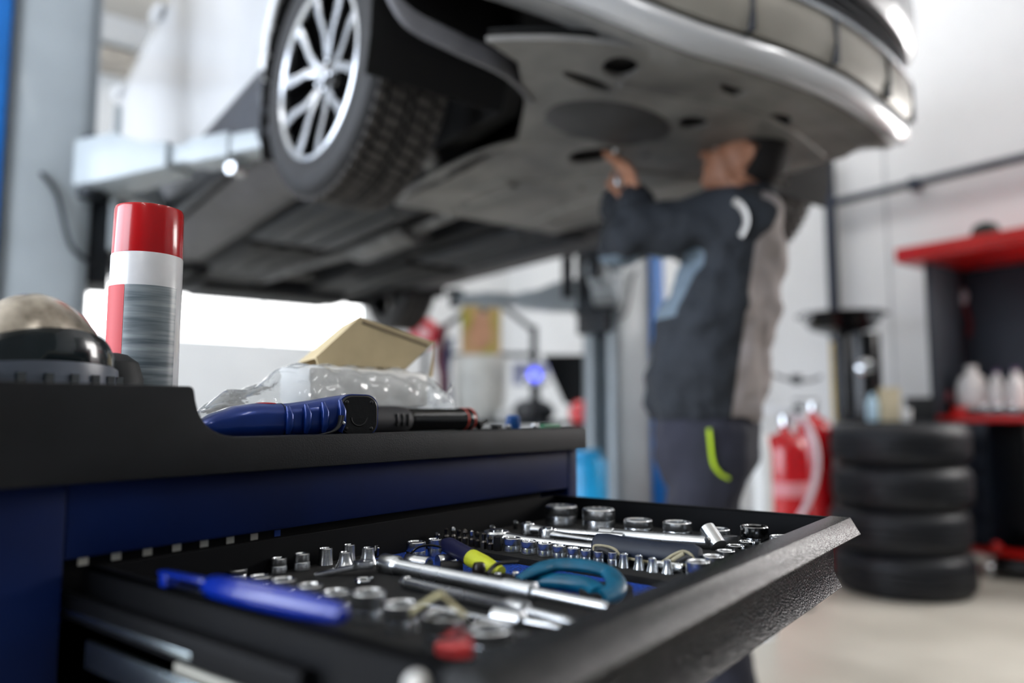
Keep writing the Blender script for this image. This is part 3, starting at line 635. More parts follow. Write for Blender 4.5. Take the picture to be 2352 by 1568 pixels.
# blue torch-like tool with black rubber end
m_bl = mat('metallic_blue_plastic', '#0c2f7a', .28, metal=.35, var=.06, vs=30, coat=.35)
ya = .575
E0 = CD(444, 952, .60); E1 = CD(790, 945, .585)
zc = WZ+.0185; P0 = Vector((E0.x, .60, zc-.006)); P1 = Vector((E1.x, .575, zc)); d_ = P1-P0; LL = Vector((d_.x, d_.y, 0)).length
t = cabthing('blue_hand_tool', 'metallic blue ribbed handle tool with black rubber end cap at the worktop edge', 'hand tool', (P0.x, P0.y, WZ), rz=math.atan2(d_.y, d_.x))
def zsec(u):
    top = .0125+.0215*min(1, u*1.5)-.006*math.sin(min(1, max(0, (u-.3)/.4))*PI)+.012*max(0, u-.5); return top
prt = [(.0, .004, .010), (.03, .010, .016), (.10, .014, .022), (.22, .0165, .0285), (.35, .017, .0315), (.45, .0155, .0310), (.55, .015, .0315), (.70, .0165, .0345), (.85, .0185, .0385), (.93, .0195, .0405), (.985, .0195, .0412), (1, .0185, .0405)]
R = []
for u, hw, top in prt[:9]:
    R.append([(LL*u, y, top/2+z) for y, z in rrect(hw*2, top, min(hw, top/2)*.82, 6)])
for ux, oy, an, hw, top in ((.915, -.002, -22, .0192, .0400), (.955, -.007, -50, .0194, .0408), (.972, -.013, -76, .0195, .0412), (.974, -.020, -97, .0192, .0408)):
    Mq = TR(LL*ux, oy, 0) @ RZ(math.radians(an)); R.append([tuple(Mq @ Vector((0, y, top/2+z))) for y, z in rrect(hw*2, top, .0145, 6)])
MB().rings(R).build('tool_body', m_bl, parent=t)
for k in range(4):
    u = .52+.11*k; hw = .0155+.002*k; tp = .031+.0022*k
    MB().tube([(LL*u, -hw*.93, tp*.14), (LL*(u+.004), -hw*1.04, tp*.35), (LL*(u+.004), -hw*1.04, tp*.65), (LL*u, -hw*.86, tp*.92)], [.0022, .0038, .0038, .0022], 12).build('finger_rib', m_bl, parent=t)
MB().tube([(LL*.505, y*1.02, .0155+z*1.02) for y, z in rrect(.0318, .0312, .013, 6)], .0004, 6, closed=True).build('seam', m_hblk, parent=t)
# rubber end cap facing the viewer side (turned end)
EM = TR(LL*.985, 0, .0205) @ RY(PI/2) 
ec = MB(); pr_ = rrect(.0395, .0365, .012, 7)
ex = CD(788, 944, .562)
et = t
capM = (Matrix.Translation(Vector((LL*.974, -.016, 0))) @ RZ(math.radians(-99)))
MB().rings([[(x, y, .0205+z) for y, z in rrect(.041*s, .0405*s, .013*s, 7)] for x, s in ((-.012, .98), (.004, 1.0), (.0065, .985))], M=capM).build('end_collar', m_bl, parent=t)
ecp = MB().rings([[(x, y, .0205+z) for y, z in rrect(.0385*s, .038*s, .012*s, 7)] for x, s in ((.004, 1.0), (.0072, 1), (.0084, .93), (.0084, .5))], M=capM).build('rubber_end', mat('worn_black_rubber', '#0b0b0d', .35, bump=.5, bs=160, bd=.001), parent=t)
for sy, sz in ((1, 1), (-1, 1), (1, -1), (-1, -1)): MB().ell((.0085, sy*.0125, .0205+sz*.0125), (.0010, .0019, .0019), M=capM, n=12, k=8).build('pip', m_black_rub, parent=ecp)
MB().tube([tuple(capM @ Vector((.0085, .008*math.cos(a), .0185+.008*math.sin(a)))) for a in [PI+PI*i/10 for i in range(11)]], .0009, 8).build('moulded_arc', m_black_rub, parent=ecp)
MB().tube(crom([(LL*.84, -.024, .020), (LL*.82, -.025, .011), (LL*.76, -.026, .005), (LL*.62, -.024, .0015), (LL*.50, -.022, .001)], 5), [.0045-.0002*i for i in range(21)], 12, sq=(1, .5)).build('wrist_strap', m_black_rub, parent=t)
MB().ell((LL*.845, -.0275, .0135), (.0017, .001, .0017)).build('strap_rivet', m_chrome, parent=t)
MB().ell((LL*.42, 0, .0312), (.011, .005, .0012)).build('red_button', m_red, parent=t)
# clear bag with white contents
m_bag = mat('clear_plastic_film', '#f6f9fa', .1, trans=.8, ior=1.06, var=.02, bump=1, bs=60, bd=.005, coat=1)
m_wht = mat('white_plastic', '#dddddb', .35, var=.02)
b0 = CD(440, 940, .72); b1 = CD(1010, 900, .80)
t = cabthing('plastic_bag', 'crumpled clear plastic bag with a white part inside, behind the blue tool', 'bag', (CD(560, 930, .70).x, .70, WZ), rz=0)
L_ = CD(1000, 900, .70).x-CD(440, 940, .70).x; x00 = CD(440, 940, .70).x-CD(560, 930, .70).x
hs = [(u, h*1.33) for u, h in [(0, .020), (.06, .028), (.14, .034), (.22, .042), (.3, .055), (.37, .062), (.5, .062), (.62, .061), (.75, .060), (.85, .060), (.93, .056), (1, .030)]]
R = []; random.seed(3)
for k, (u, h) in enumerate(hs):
    ring = []
    for j in range(20):
        a = 2*PI*j/20; rr_ = 1+random.uniform(-.07, .07)
        ring.append((x00+L_*u+random.uniform(-.004, .004), .045*math.cos(a)*rr_*(1 if u > .1 else .6), max(.0008, h/2+h/2*math.sin(a)*rr_)))
    R.append(ring)
bg = MB().rings(R).build('bag_film', m_bag, parent=t)
s2 = bg.modifiers.new('s', 'SUBSURF'); s2.levels = 3; s2.render_levels = 3; bake(bg)
tb0 = bpy.data.textures.new('crinkle', 'VORONOI'); tb0.noise_scale = .035
s2 = bg.modifiers.new('d', 'DISPLACE'); s2.texture = tb0; s2.strength = -.012; s2.mid_level = .4; bake(bg)
MB().box(x00+L_*.34, x00+L_*.88, -.028, .028, .030, .074).build('white_part', m_wht, parent=t, bevel=.008)
MB().tube(crom([(x00+L_*.96, -.03, .045), (x00+L_*1.0, -.028, .056), (x00+L_*1.03, -.02, .062), (x00+L_*1.07, -.01, .058)], 5), .0012, 8).build('bag_fold', m_bag, parent=t)
# cream box tilted
m_card = mat('manila_card', '#bfae8a', .75, var=.05, vs=20)
bxc = CD(865, 838, .74)
t = cabthing('cardboard_box', 'open cream cardboard box tilted on top of the plastic bag', 'box', (bxc.x, .715, WZ+.060), rot=RZ(math.radians(-6)) @ RY(math.radians(0)))
qa = [CD(px, py, .715) for px, py in ((735, 822), (830, 728), (985, 787), (925, 848), (740, 838))]
lp = [(p.x-bxc.x, p.z-(WZ+.060)) for p in qa]
def panel(pts, y0, th): return MB().rings([[(x, y0, z) for x, z in pts], [(x, y0+th, z) for x, z in pts]])
panel(lp, -.004, .002).build('front_panel', m_card, parent=t, smooth=False)
panel([(x+.012, z*.92) for x, z in lp], .055, .002).build('rear_panel', m_card, parent=t, smooth=False)
def quad(a, b, y0, y1, dx=.012): 
    (xa, za), (xb, zb) = a, b
    return MB().add([(xa, y0, za), (xb, y0, zb), (xb+dx, y1, zb*.92), (xa+dx, y1, za*.92), (xa, y0, za+.0015), (xb, y0, zb+.0015), (xb+dx, y1, zb*.92+.0015), (xa+dx, y1, za*.92+.0015)], [(0,1,2,3), (4,5,6,7), (0,1,5,4), (1,2,6,5), (2,3,7,6), (3,0,4,7)])
quad(lp[0], lp[1], -.004, .055).build('side_panel', m_card, parent=t, smooth=False)
quad(lp[2], lp[3], -.004, .055).build('side_panel', m_card, parent=t, smooth=False)
quad(lp[3], lp[4], -.004, .055).build('bottom_panel', m_card, parent=t, smooth=False)
fx_ = lp[2]
MB().add([(fx_[0], -.004, fx_[1]), (fx_[0]+.009, .01, fx_[1]+.004), (fx_[0]+.010, .01, fx_[1]-.045), (fx_[0]-.010, -.004, fx_[1]-.050)], [(0, 1, 2, 3)]).build('flap', m_card, parent=t, smooth=False)
tag(MB().prism([(x, z) for x, z in [(lp[1][0]+.003, lp[1][1]-.004), (lp[2][0]-.012, lp[2][1]-.004), (lp[2][0]-.012, lp[2][1]-.0075), (lp[1][0]+.002, lp[1][1]-.0085)]], .0042, .0046, RX(PI/2)).build('printed_line', mat('faint_print', '#7d6f58', .8), parent=t, smooth=False))
# screwdriver with red rings
ha = CD(845, 962, .64); hb = CD(1082, 962, .64); rr_ = (CD(1000, 935, .64).z-CD(1000, 990, .64).z)/2
t = cabthing('black_torch', 'black cylinder torch with two red rings lying behind the blue tool', 'torch', (ha.x, .64, WZ), rz=0)
LL = hb.x-ha.x; Mx = TR(0, 0, rr_) @ RY(PI/2)
MB().lathe([(rr_*.75, -.012), (rr_*1.05, -.006), (rr_*1.08, LL*.22), (rr_*1.0, LL*.31), (rr_*.8, LL*.34)], 40, Mx).build('torch_head', mat('dull_black_rubber', '#26262a', .6), parent=t)
for k in range(3): MB().box(LL*(.16+.05*k), LL*(.175+.05*k), -rr_*1.13, -rr_*1.0, rr_*.5, rr_*1.5).build('head_slot', m_hblk, parent=t, bevel=.0006)
MB().lathe([(rr_*.82, LL*.33), (rr_*.92, LL*.36), (rr_*.92, LL*.84), (rr_*.99, LL*.86), (rr_*.99, LL*.97), (rr_*.85, LL)], 40, Mx).build('torch_barrel', m_hblk, parent=t)
for u in (.88, .955): MB().lathe([(rr_*.99, LL*u), (rr_*1.02, LL*u+.0003), (rr_*1.02, LL*u+.0018), (rr_*.99, LL*u+.0021)], 40, Mx, cap0=False, cap1=False).build('red_ring', mat('orange_red_ring', '#d04436', .4), parent=t)
# little items at the right end of the worktop
def small(name, label, cat, px, py, Y, mb, m, part, rz=0):
    q = CD(px, py, Y); t = cabthing(name, label, cat, (q.x, Y, WZ), rz=rz); mb.build(part, m, parent=t); return t
small('bolt', 'small black bolt lying right of the red ringed torch', 'bolt', 1098, 980, .63, MB().lathe([(.006, 0, 6), (.006, .005, 6), (.003, .005), (.003, .02)], 24, TR(0, 0, .006) @ RY(1.2)), m_black_rub, 'bolt_body')
small('hex_nut', 'small black nut lying on the worktop beyond the torch', 'nut', 1140, 984, .62, MB().lathe([(.008, 0, 6), (.008, .006, 6), (.004, .006)], 24), m_black_rub, 'nut_body')
small('blue_plug', 'small blue plastic plug near the right end of the worktop', 'plug', 1178, 972, .65, MB().lathe([(.010, 0), (.011, .002), (.010, .017), (.007, .020)], 24), mat('mid_blue_plastic', '#1d4f8f', .35), 'cap_shell')
small('steel_bolt', 'shiny steel bolt head beside the blue plug on the worktop', 'bolt', 1168, 985, .60, MB().lathe([(.004, 0), (.004, .006), (.002, .008)], 24), m_chrome_pol, 'bolt_body')
small('ball_bearing', 'small shiny steel ball at the green strip on the worktop', 'ball', 1228, 982, .61, MB().ell((0, 0, .005), (.005, .005, .005)), m_chrome_pol, 'ball_body')
small('pencil', 'green stick lying at the right end of the worktop', 'stick', 1272, 984, .580, MB().tube([(-.028, 0, .0045), (.014, .002, .0045)], .0045, 6), mat('green_paint', '#3f7d5c', .5), 'stick_body')
# ================================================================ CAR ON THE LIFT
N_ = PD(722, 165, 1.93); CRZ = math.radians(0); CS = .95
car = thing('car', 'silver white car raised on the two post lift above the mechanic', 'car', tuple(N_), CRZ)
car.scale = (CS, CS, CS)
m_paint = mat('silver_white_paint', '#c3c4c6', .3, metal=.15, var=.02, vs=3, coat=.6)
m_clad = mat('dark_sill_plastic', '#33353b', .45, var=.06, vs=20)
m_sill = mat('grey_sill_underside', '#565558', .5, var=.08, vs=12)
m_tray = mat('dusty_undertray_plastic', '#5c5b5a', .5, bump=.15, bs=14, bd=.01, var=.12, vs=5, col2='#82807d')
m_under = mat('dark_underseal', '#0f1115', .6, var=.15, vs=9, bump=.2, bs=30, bd=.004)
m_alu = mat('cast_aluminium', '#6d6d6e', .45, metal=.8, var=.15, vs=14)
m_rimk = mat('rim_black', '#08090b', .3, coat=.4)
m_rims = mat('rim_machined_silver', '#c2c5c9', .26, metal=.75, var=.04, coat=.3)
m_tyre = mat('tyre_rubber', '#141416', .62, var=.15, vs=20, bump=.08, bs=90, bd=.002)
m_tyred = mat('dusty_tyre_tread', '#454240', .75, var=.15, vs=30)
m_liner = mat('wheel_arch_liner', '#050506', .85)
# ---- wheels
def make_wheel(par, name='wheel', R=.342, W=.235, sil=True):
    w_ = thing(name, None, None); w_.parent = par
    pr = [(.232, .012), (.240, .004), (.262, -.001), (.290, -.004), (.315, .0), (.330, .012), (.338, .028)]
    pr = [(r, x) for r, x in pr]; pr2 = [(r, W-x) for r, x in pr[::-1]]
    mid = []
    xs_ = [.045, .048, .056, .059, .100, .103, .113, .116]
    for i, x in enumerate(xs_ + [W-q for q in xs_[::-1]]): mid.append((R-.009 if (i % 4) in (1, 2) else R-.002, x))
    M_ = RY(PI/2)
    MB().lathe([(.225, .02)]+pr+mid+pr2+[(.225, W-.02)], 72, M_, cap0=False, cap1=False).build('tyre', m_tyre, parent=w_)
    tb = MB(); nb = 64
    for k in range(nb):
        a = 2*PI*k/nb
        for (xa, xb, sh) in ((.022, .047, 0), (.057, .101, .5), (.114, W-.114, 0), (W-.101, W-.057, .5), (W-.047, W-.022, 0)):
            aa = a+sh*2*PI/nb
            v = []
            for rr_ in (R-.006, R+.002):
                for x, s_ in ((xa, -1), (xb, 1)):
                    for da in (-.36, .30):
                        an = aa+(da+s_*.12)*2*PI/nb; v.append((x, rr_*math.cos(an), rr_*math.sin(an)))
            tb.add(v, [(0,1,3,2), (4,6,7,5), (0,4,5,1), (2,3,7,6), (0,2,6,4), (1,5,7,3)])
    tb.build('tread', m_tyred, parent=w_, smooth=False)
    MB().lathe([(.236, .006), (.240, .010), (.232, .016), (.226, .05), (.215, .12), (.222, W-.02), (.236, W-.008)], 64, M_, cap0=False, cap1=False).build('rim_barrel', m_rimk, parent=w_)
    MB().lathe([(.2405, .010), (.2405, .003), (.232, .0), (.224, .008), (.226, .016)], 72, M_, cap0=False, cap1=False).build('rim_lip', m_rims, parent=w_)
    MB().lathe([(.165, .085), (.165, .095), (.05, .095), (.05, .085)], 48, M_).build('brake_disc', m_alu, parent=w_)
    MB().lathe([(.06, .10), (.06, .045), (.052, .034), (.028, .030), (.026, .022), (.0, .021)], 36, M_).build('hub', m_rimk, parent=w_)
    MB().lathe([(.027, .024), (.027, .019), (.02, .017)], 28, M_).build('hub_cap', m_rims, parent=w_)
    for k in range(5):
        a = 2*PI*k/5+.25
        c_, s_ = math.cos(a), math.sin(a); Rm = Matrix(((1, 0, 0, 0), (0, c_, -s_, 0), (0, s_, c_, 0), (0, 0, 0, 1)))
        sp = MB(); fc = MB()
        for sg in (-1, 1):
            P0 = [(.030, sg*.004, .045), (.022, sg*.022, .11), (.014, sg*.058, .165), (.008, sg*.080, .2225)]
            Wd = [.012, .014, .017, .021]
            R_ = []; R2 = []
            for (x, y, z), w2 in zip(P0, Wd):
                R_.append([(x+.003, y-w2, z), (x+.003, y+w2, z), (x+.035, y+w2*.8, z), (x+.035, y-w2*.8, z)])
                R2.append([(x, y-w2*.82, z), (x, y+w2*.82, z), (x+.004, y+w2*.9, z), (x+.004, y-w2*.9, z)])
            sp.rings(R_, M=Rm); fc.rings(R2, M=Rm)
        o = sp.build('spoke', m_rimk, parent=w_, bevel=.002); fc.build('spoke_face', m_rims, parent=w_, bevel=.0015)
        a2 = a+PI/5; MB().lathe([(.009, .034), (.009, .024), (.006, .022)], 12, Matrix(((1, 0, 0, 0), (0, 1, 0, .040*math.cos(a2)), (0, 0, 1, .040*math.sin(a2)), (0, 0, 0, 1))) @ M_).build('lug_nut', m_rims, parent=w_)
    return w_
def unlabel(o):
    for k in ('label', 'category', 'group'): 
        if k in o: del o[k]
w1 = make_wheel(car); w1.location = (0, 0, 0); w1.rotation_euler = (0, 0, math.radians(3.5)); 
def dupw(src, loc, rz):
    c = src.copy(); C.objects.link(c); c.parent = car; c.location = loc; c.rotation_euler = (0, 0, rz)
    for ch in kids(src): d = ch.copy(); C.objects.link(d); d.parent = c
    return c
w2 = dupw(w1, (1.86, 0, 0), PI+math.radians(4))
w3 = dupw(w1, (0, 2.78, 0), 0); w4 = dupw(w1, (1.86, 2.78, 0), PI)
for w_ in (w1, w2, w3, w4): unlabel(w_)
# ---- body side with wheel arches
def sx(z):
    T_ = [(-.16, .10), (-.13, .035), (-.06, .0), (.1, -.022), (.3, -.035), (.7, -.045), (.95, -.045), (1.05, -.025), (1.2, .05), (1.4, .15)]
    for (a0, b0), (a1, b1) in zip(T_, T_[1:]):
        if z <= a1: return b0+(b1-b0)*(z-a0)/(a1-a0)
    return T_[-1][1]
def side(z0, z1, y0, y1, m, name, mirror=False, cx=.0, off_=0, Ra=.385):
    mb = MB(); st_ = .03; ny = int((y1-y0)/st_); nz = max(1, int((z1-z0)/st_)); idx = {}
    for i in range(ny+1):
        for j in range(nz+1):
            y = y0+(y1-y0)*i/ny; z = z0+(z1-z0)*j/nz
            for wy in (0, 2.78):
                d = math.hypot(y-wy, z-.0)
                if Ra-st_*.75 < d < Ra+st_*.35: f = Ra/d; y = wy+(y-wy)*f; z = z*f
            taper = .10*max(0, (y-2.9)/1.0)**2
            x = sx(z)+off_+taper
            if mirror: x = 1.86-x
            idx[i, j] = len(mb.v); mb.v.append(Vector((x, y, z)))
    for i in range(ny):
        for j in range(nz):
            q = [idx[i, j], idx[i+1, j], idx[i+1, j+1], idx[i, j+1]]
            c_ = sum((mb.v[k] for k in q), Vector())/4
            if any(math.hypot(c_.y-wy, c_.z) < Ra-.004 for wy in (0, 2.78)): continue
            mb.f.append(q); mb.mi.append(0)
    o = mb.build(name, m, parent=car, ang=60); so = o.modifiers.new('s', 'SOLIDIFY'); so.thickness = .02; so.offset = 1 if mirror else -1; return bake(o)
for mr in (False, True):
    side(.10, 1.35, -.45, 3.75, m_paint, 'body_side', mr)
    side(-.07, .14, .30, 2.5, m_clad, 'sill_cladding', mr, off_=-.004)
MB().ell((-.066, 1.85, .97), (.03, .11, .03)).build('door_handle', m_paint, parent=car)
MB().ell((-.066, 2.95, .97), (.03, .12, .03)).build('door_handle', m_paint, parent=car)
MB().ell((-.16, .55, 1.12), (.10, .07, .07)).build('side_mirror', m_paint, parent=car)
# arch liners
def liner(cy, x0, x1, mr):
    R = []
    for k in range(19):
        a = math.radians(-22+224*k/18); R.append([(x, cy+.392*math.cos(a), .392*math.sin(a)) for x in (x0, x1)])
    vs = [p for r in R for p in r]; fs = [(2*i, 2*i+1, 2*i+3, 2*i+2) for i in range(18)]
    mb = MB().add(vs, fs); 
    xi = x1 if not mr else x0
    mb.add([(xi, cy+.392*math.cos(math.radians(a)), .392*math.sin(math.radians(a))) for a in range(-22, 203, 8)], [tuple(range(29))])
    o = mb.build('arch_liner', m_liner, parent=car, smooth=False); so = o.modifiers.new('s', 'SOLIDIFY'); so.thickness = .006; bake(o)
for cy in (0, 2.78): liner(cy, -.02, .36, False); liner(cy, 1.50, 1.88, True)
# ---- sill underside, floor and tunnel
for mr in (0, 1):
    f = (lambda x: 1.86-x) if mr else (lambda x: x)
    sec = [(.035, -.07), (.10, -.105), (.20, -.115), (.24, -.105), (.30, -.10)]
    R = [[(f(x), y, z) for x, z in sec]+[(f(x), y, z+.02) for x, z in sec[::-1]] for y in (.42, .48, 1.1, 1.8, 2.36)]
    MB().rings(R).build('sill_panel', m_sill, parent=car)
fl = MB(); fl.box(.28, .74, .45, 3.6, -.105, -.085).box(1.12, 1.58, .45, 3.6, -.105, -.085).box(.74, 1.12, .45, 3.6, .0, .02).box(.73, .75, .45, 3.6, -.105, .02).box(1.11, 1.13, .45, 3.6, -.105, .02)
fl.build('floor_pan', m_under, parent=car, bevel=.004)
for (x0, x1, y0, y1) in ((.30, .70, .62, 1.5), (1.16, 1.56, .62, 1.5), (.32, .70, 1.6, 2.3), (1.16, 1.54, 1.6, 2.3)):
    p_ = MB(); p_.box(x0, x1, y0, y1, -.135, -.120)
    for k in range(3): p_.box(x0+.05+k*.12, x0+.09+k*.12, y0+.06, y1-.06, -.145, -.135)
    p_.build('floor_cover', m_under if y0 > 1.5 else mat('blue_grey_floor_cover', '#1b2027', .55, var=.1, vs=8), parent=car, bevel=.006)
MB().tube([(.93, .35, -.06), (.93, 1.0, -.07), (.90, 1.8, -.07), (.80, 2.3, -.08), (.80, 3.3, -.06)], .032, 16).build('exhaust_pipe', m_alu, parent=car)
MB().tube([(.93, 1.1, -.08), (.93, 1.7, -.08)], [.09, .09], 20, sq=(1, .6)).build('exhaust_silencer', m_alu, parent=car, bevel=.01)
MB().box(.45, 1.4, 2.9, 3.35, -.16, .02).build('fuel_tank', m_under, parent=car, bevel=.04, seg=4)
MB().tube([(.3, 2.78, -.02), (1.56, 2.78, -.02)], .04, 14).build('rear_axle', m_alu, parent=car)
for f in (0, 1):
    g = (lambda x: 1.86-x) if f else (lambda x: x)
    MB().tube([(g(.12), 0.02, -.05), (g(.34), .06, -.10), (g(.55), .25, -.11)], [.03, .035, .05], 12, sq=(1, .5)).build('control_arm', m_alu, parent=car)
    MB().tube([(g(.14), -.12, .0), (g(.50), -.10, .0)], .014, 10).build('tie_rod', m_alu, parent=car)
MB().box(.45, 1.41, .12, .50, -.125, -.03).build('subframe', m_under, parent=car, bevel=.02, seg=3)
# cabin bulk (closes the body above the floor)
MB().rings([[(x, y, z) for x, z in ((.02, .02), (1.84, .02), (1.86, .5), (1.6, 1.15), (.26, 1.15), (0, .5))] for y in (.42, 3.6)]).build('cabin_shell', m_liner, parent=car)
eng = MB().box(.40, 1.46, -.62, .42, .03, .50).build('engine_bay', m_liner, parent=car)
# ---- front bumper lofted along its plan curve
path = crom([(-.035, -.385, 0), (-.03, -.47, 0), (.03, -.60, 0), (.14, -.72, 0), (.31, -.825, 0), (.57, -.905, 0), (.93, -.940, 0), (1.29, -.905, 0), (1.55, -.825, 0), (1.72, -.72, 0), (1.83, -.60, 0), (1.89, -.47, 0), (1.895, -.385, 0)], 5)
def lift(x, z): 
    d = max(0, abs(x-.93)-.38); return .20*min(1, d/.6)**1.6*max(0, min(1, (.30-z)/.35))
def nrm(i):
    a = path[max(i-1, 0)]; b = path[min(i+1, len(path)-1)]; d = (b-a).normalized(); return Vector((d.y, -d.x, 0))
def bump(secpts, m, name, i0=0, i1=None, par=car, close=True, bevel=0):
    i1 = len(path) if i1 is None else i1; R = []
    for i in range(i0, i1):
        n_ = nrm(i); p = path[i]; R.append([(p.x+n_.x*o, p.y+n_.y*o, z+lift(p.x, z)) for o, z in secpts])
    return MB().rings(R).build(name, m, parent=par, bevel=bevel, ang=50)
m_val = mat('satin_silver_valance', '#a29d93', .38, metal=.25, var=.05, vs=6)
bump([(-.10, -.150), (-.045, -.158), (-.030, -.150), (-.028, -.138), (-.05, -.135), (-.10, -.13)], m_tray, 'front_lip', 6, 49)
bump([(-.03, -.145), (.0, -.150), (.015, -.135), (.018, -.105), (.005, -.09), (-.03, -.09)], m_paint, 'lower_bumper_edge', 0, 61)
bump([(-.02, -.095), (.0, -.095), (.0, -.082), (-.02, -.082)], m_hblk, 'shadow_gap', 6, 55)
bump([(-.03, -.084), (.014, -.082), (.026, -.03), (.022, .03), (-.03, .03)], m_val, 'valance', 6, 55)
bump([(-.05, .03), (-.012, .032), (-.012, .16), (-.05, .16)], m_hblk, 'lower_grille', 9, 52)
for z in (.055, .085, .115, .145): bump([(-.014, z-.006), (.004, z-.003), (.004, z+.003), (-.014, z+.006)], m_clad, 'grille_bar', 9, 52)
bump([(.0, .028), (.03, .030), (.032, .040), (.0, .042)], m_rims, 'chrome_strip', 14, 47)
bump([(-.05, .16), (.02, .155), (.045, .19), (.045, .30), (.02, .42), (-.05, .50), (-.07, .48)], m_paint, 'bumper_cover')
bump([(-.04, -.09), (.015, -.10), (.034, -.04), (.045, .16), (.040, .24), (-.04, .24)], m_paint, 'bumper_corner', 0, 11)
bump([(-.04, -.09), (.015, -.10), (.034, -.04), (.045, .16), (.040, .24), (-.04, .24)], m_paint, 'bumper_corner', 51, 61)
for i in (15, 20, 26, 30, 34, 40, 44, 48):
    n_ = nrm(i); p = path[i]; a_ = math.atan2(n_.y, n_.x)
    MB().box(.0, .030, -.006, .006, -.084, .030, TR(p.x, p.y, lift(p.x, -.03)) @ RZ(a_)).build('valance_rib', m_clad, parent=car, bevel=.001)
# chrome blade at the far corner
n_ = nrm(51); p = path[51]
MB().prism([(-.02, -.004), (.02, -.004), (.02, .004), (-.02, .004)], .0, .14, TR(p.x+n_.x*.05, p.y+n_.y*.05, 0.02) @ RZ(math.atan2(n_.y, n_.x)+PI/2)).build('corner_blade', m_chrome_pol, parent=car, bevel=.003)
# hood
MB().rings([[(path[i].x*.96+.037, y, z) for i in (3, 15, 30, 45, 57)] for y, z in ((-.80, .50), (-.4, .60), (.4, .70))], cap0=False, cap1=False).build('bonnet', m_paint, parent=car) if False else MB().rings([[(.02, y, z), (.45, y, z+.05), (1.41, y, z+.05), (1.84, y, z), (1.84, y, z-.04), (.02, y, z-.04)] for y, z in ((-.72, .46), (-.3, .56), (.45, .66))]).build('bonnet', m_paint, parent=car)
# ---- engine undertray with holes and ribs
inner = [(p.x-nrm(i).x*.055, p.y-nrm(i).y*.055) for i, p in enumerate(path) if 7 <= i <= 53]
wide = [(.56, .12), (.54, -.20), (.40, -.42), (.24, -.60)] + [q for q in inner if q[1] < -.63] + [(1.62, -.60), (1.46, -.42), (1.40, -.20), (1.38, .12), (1.34, .60), (.56, .60)]
MB().prism([(x*.97+.028, y*.97) for x, y in wide], .03, .04).build('bumper_inner_plate', m_liner, parent=car, smooth=False)
outline = [(.56, .12), (.54, -.20), (.40, -.42), (.24, -.60)] + [q for q in inner if q[0] < 1.36 and q[1] < -.63] + [(1.43, -.70), (1.42, -.42), (1.40, -.20), (1.38, .12), (1.34, .60), (.56, .60)]
tr = MB().prism(outline, -.138, -.126).build('undertray', m_tray, parent=car, smooth=False)
holes = [((.72, -.10), .075, .055), ((1.03, -.40), .085, .06), ((1.42, -.52), .06, .045), ((.95, .25), .10, .05), ((.62, -.58), .06, .045), ((1.25, -.10), .07, .05), ((.60, .12), .13, .028), ((1.36, .25), .06, .05), ((1.00, -.72), .05, .04), ((1.48, -.70), .04, .03), ((1.30, .45), .05, .04)]
cut = MB()
def LT(px, py, z=-.138): 
    q = PZ(px, py, N_.z+z*CS); return (q-Vector(N_))/CS
for px, py, w_, h_, sk in ((1425, 155, 42, 24, 0), (1350, 188, 60, 12, .35), (1635, 95, 26, 30, 0), (1690, 195, 36, 26, 0), (1782, 278, 38, 16, 0), (1592, 283, 36, 14, 0), (1852, 188, 20, 22, 0), (1365, 358, 62, 18, -.1), (1182, 420, 14, 10, 0), (1500, 60, 20, 14, 0)):
    c0_ = LT(px, py); R0 = []
    for k in range(20):
        an = 2*PI*k/20; q = LT(px+w_*math.cos(an), py+h_*math.sin(an)+sk*w_*math.cos(an)); R0.append((q.x, q.y))
    cut.prism(R0, -.2, -.1)
cu = cut.build('cutter', m_tray, parent=car, smooth=False)
bo = tr.modifiers.new('b', 'BOOLEAN'); bo.object = cu; bo.solver = 'EXACT'; bake(tr); bpy.data.objects.remove(cu)
q = LT(1400, 285); MB().ell((q.x, q.y, -.138), (.20, .13, .014), n=28).build('dark_oval', mat('dark_oval_grey', '#38383a', .6, var=.15, vs=6), parent=car)  # flattened darker oval set on the underside of the undertray
MB().prism([(x*.985+.014, y*.985) for x, y in outline], -.108, -.102).build('dark_inner_shield', m_liner, parent=car, smooth=False)
rb = []
for pl, w_ in (([(.52, .50), (.50, -.05), (.60, -.28), (.85, -.45)], .014), ([(.80, .5), (.84, .0), (1.00, -.22), (1.35, -.32)], .014), ([(1.15, .52), (1.12, .15), (1.22, -.28), (1.50, -.45)], .016), ([(.50, -.66), (.93, -.74), (1.36, -.66)], .016), ([(.70, .3), (.72, .12), (.88, .02)], .012), ([(1.18, -.56), (1.45, -.42), (1.40, -.25)], .012)):
    MB().tube([(p.x, p.y, -.138) for p in crom([(x, y, 0) for x, y in pl], 6)], w_, 10, sq=(1, .6), upv=(0, 0, 1)).build('tray_rib', m_tray, parent=car)
random.seed(5)
for k in range(16):
    x = random.uniform(.5, 1.4); y = random.uniform(-.62, .5)
    MB().lathe([(.011, -.144), (.011, -.137)], 14, TR(x, y, 0)).build('screw', m_alu, parent=car)
# near corner spoiler flap in front of the wheel
MB().rings([[(x, y, z), (x, y-.018, z-.004), (x, y-.018, z+.045), (x, y, z+.05)] for x, y, z in crom([(-.03, -.43, .05, ), (.02, -.46, -.06), (.12, -.50, -.11), (.26, -.52, -.14), (.40, -.44, -.14)], 5)]).build('wheel_spoiler', m_sill, parent=car, bevel=.004)
MB().prism([(.37, -.43), (.41, -.42), (.54, -.20), (.56, .12), (.56, .5), (.40, .5), (.37, .1)], -.06, -.0).build('inner_guard', m_liner, parent=car, bevel=.01)

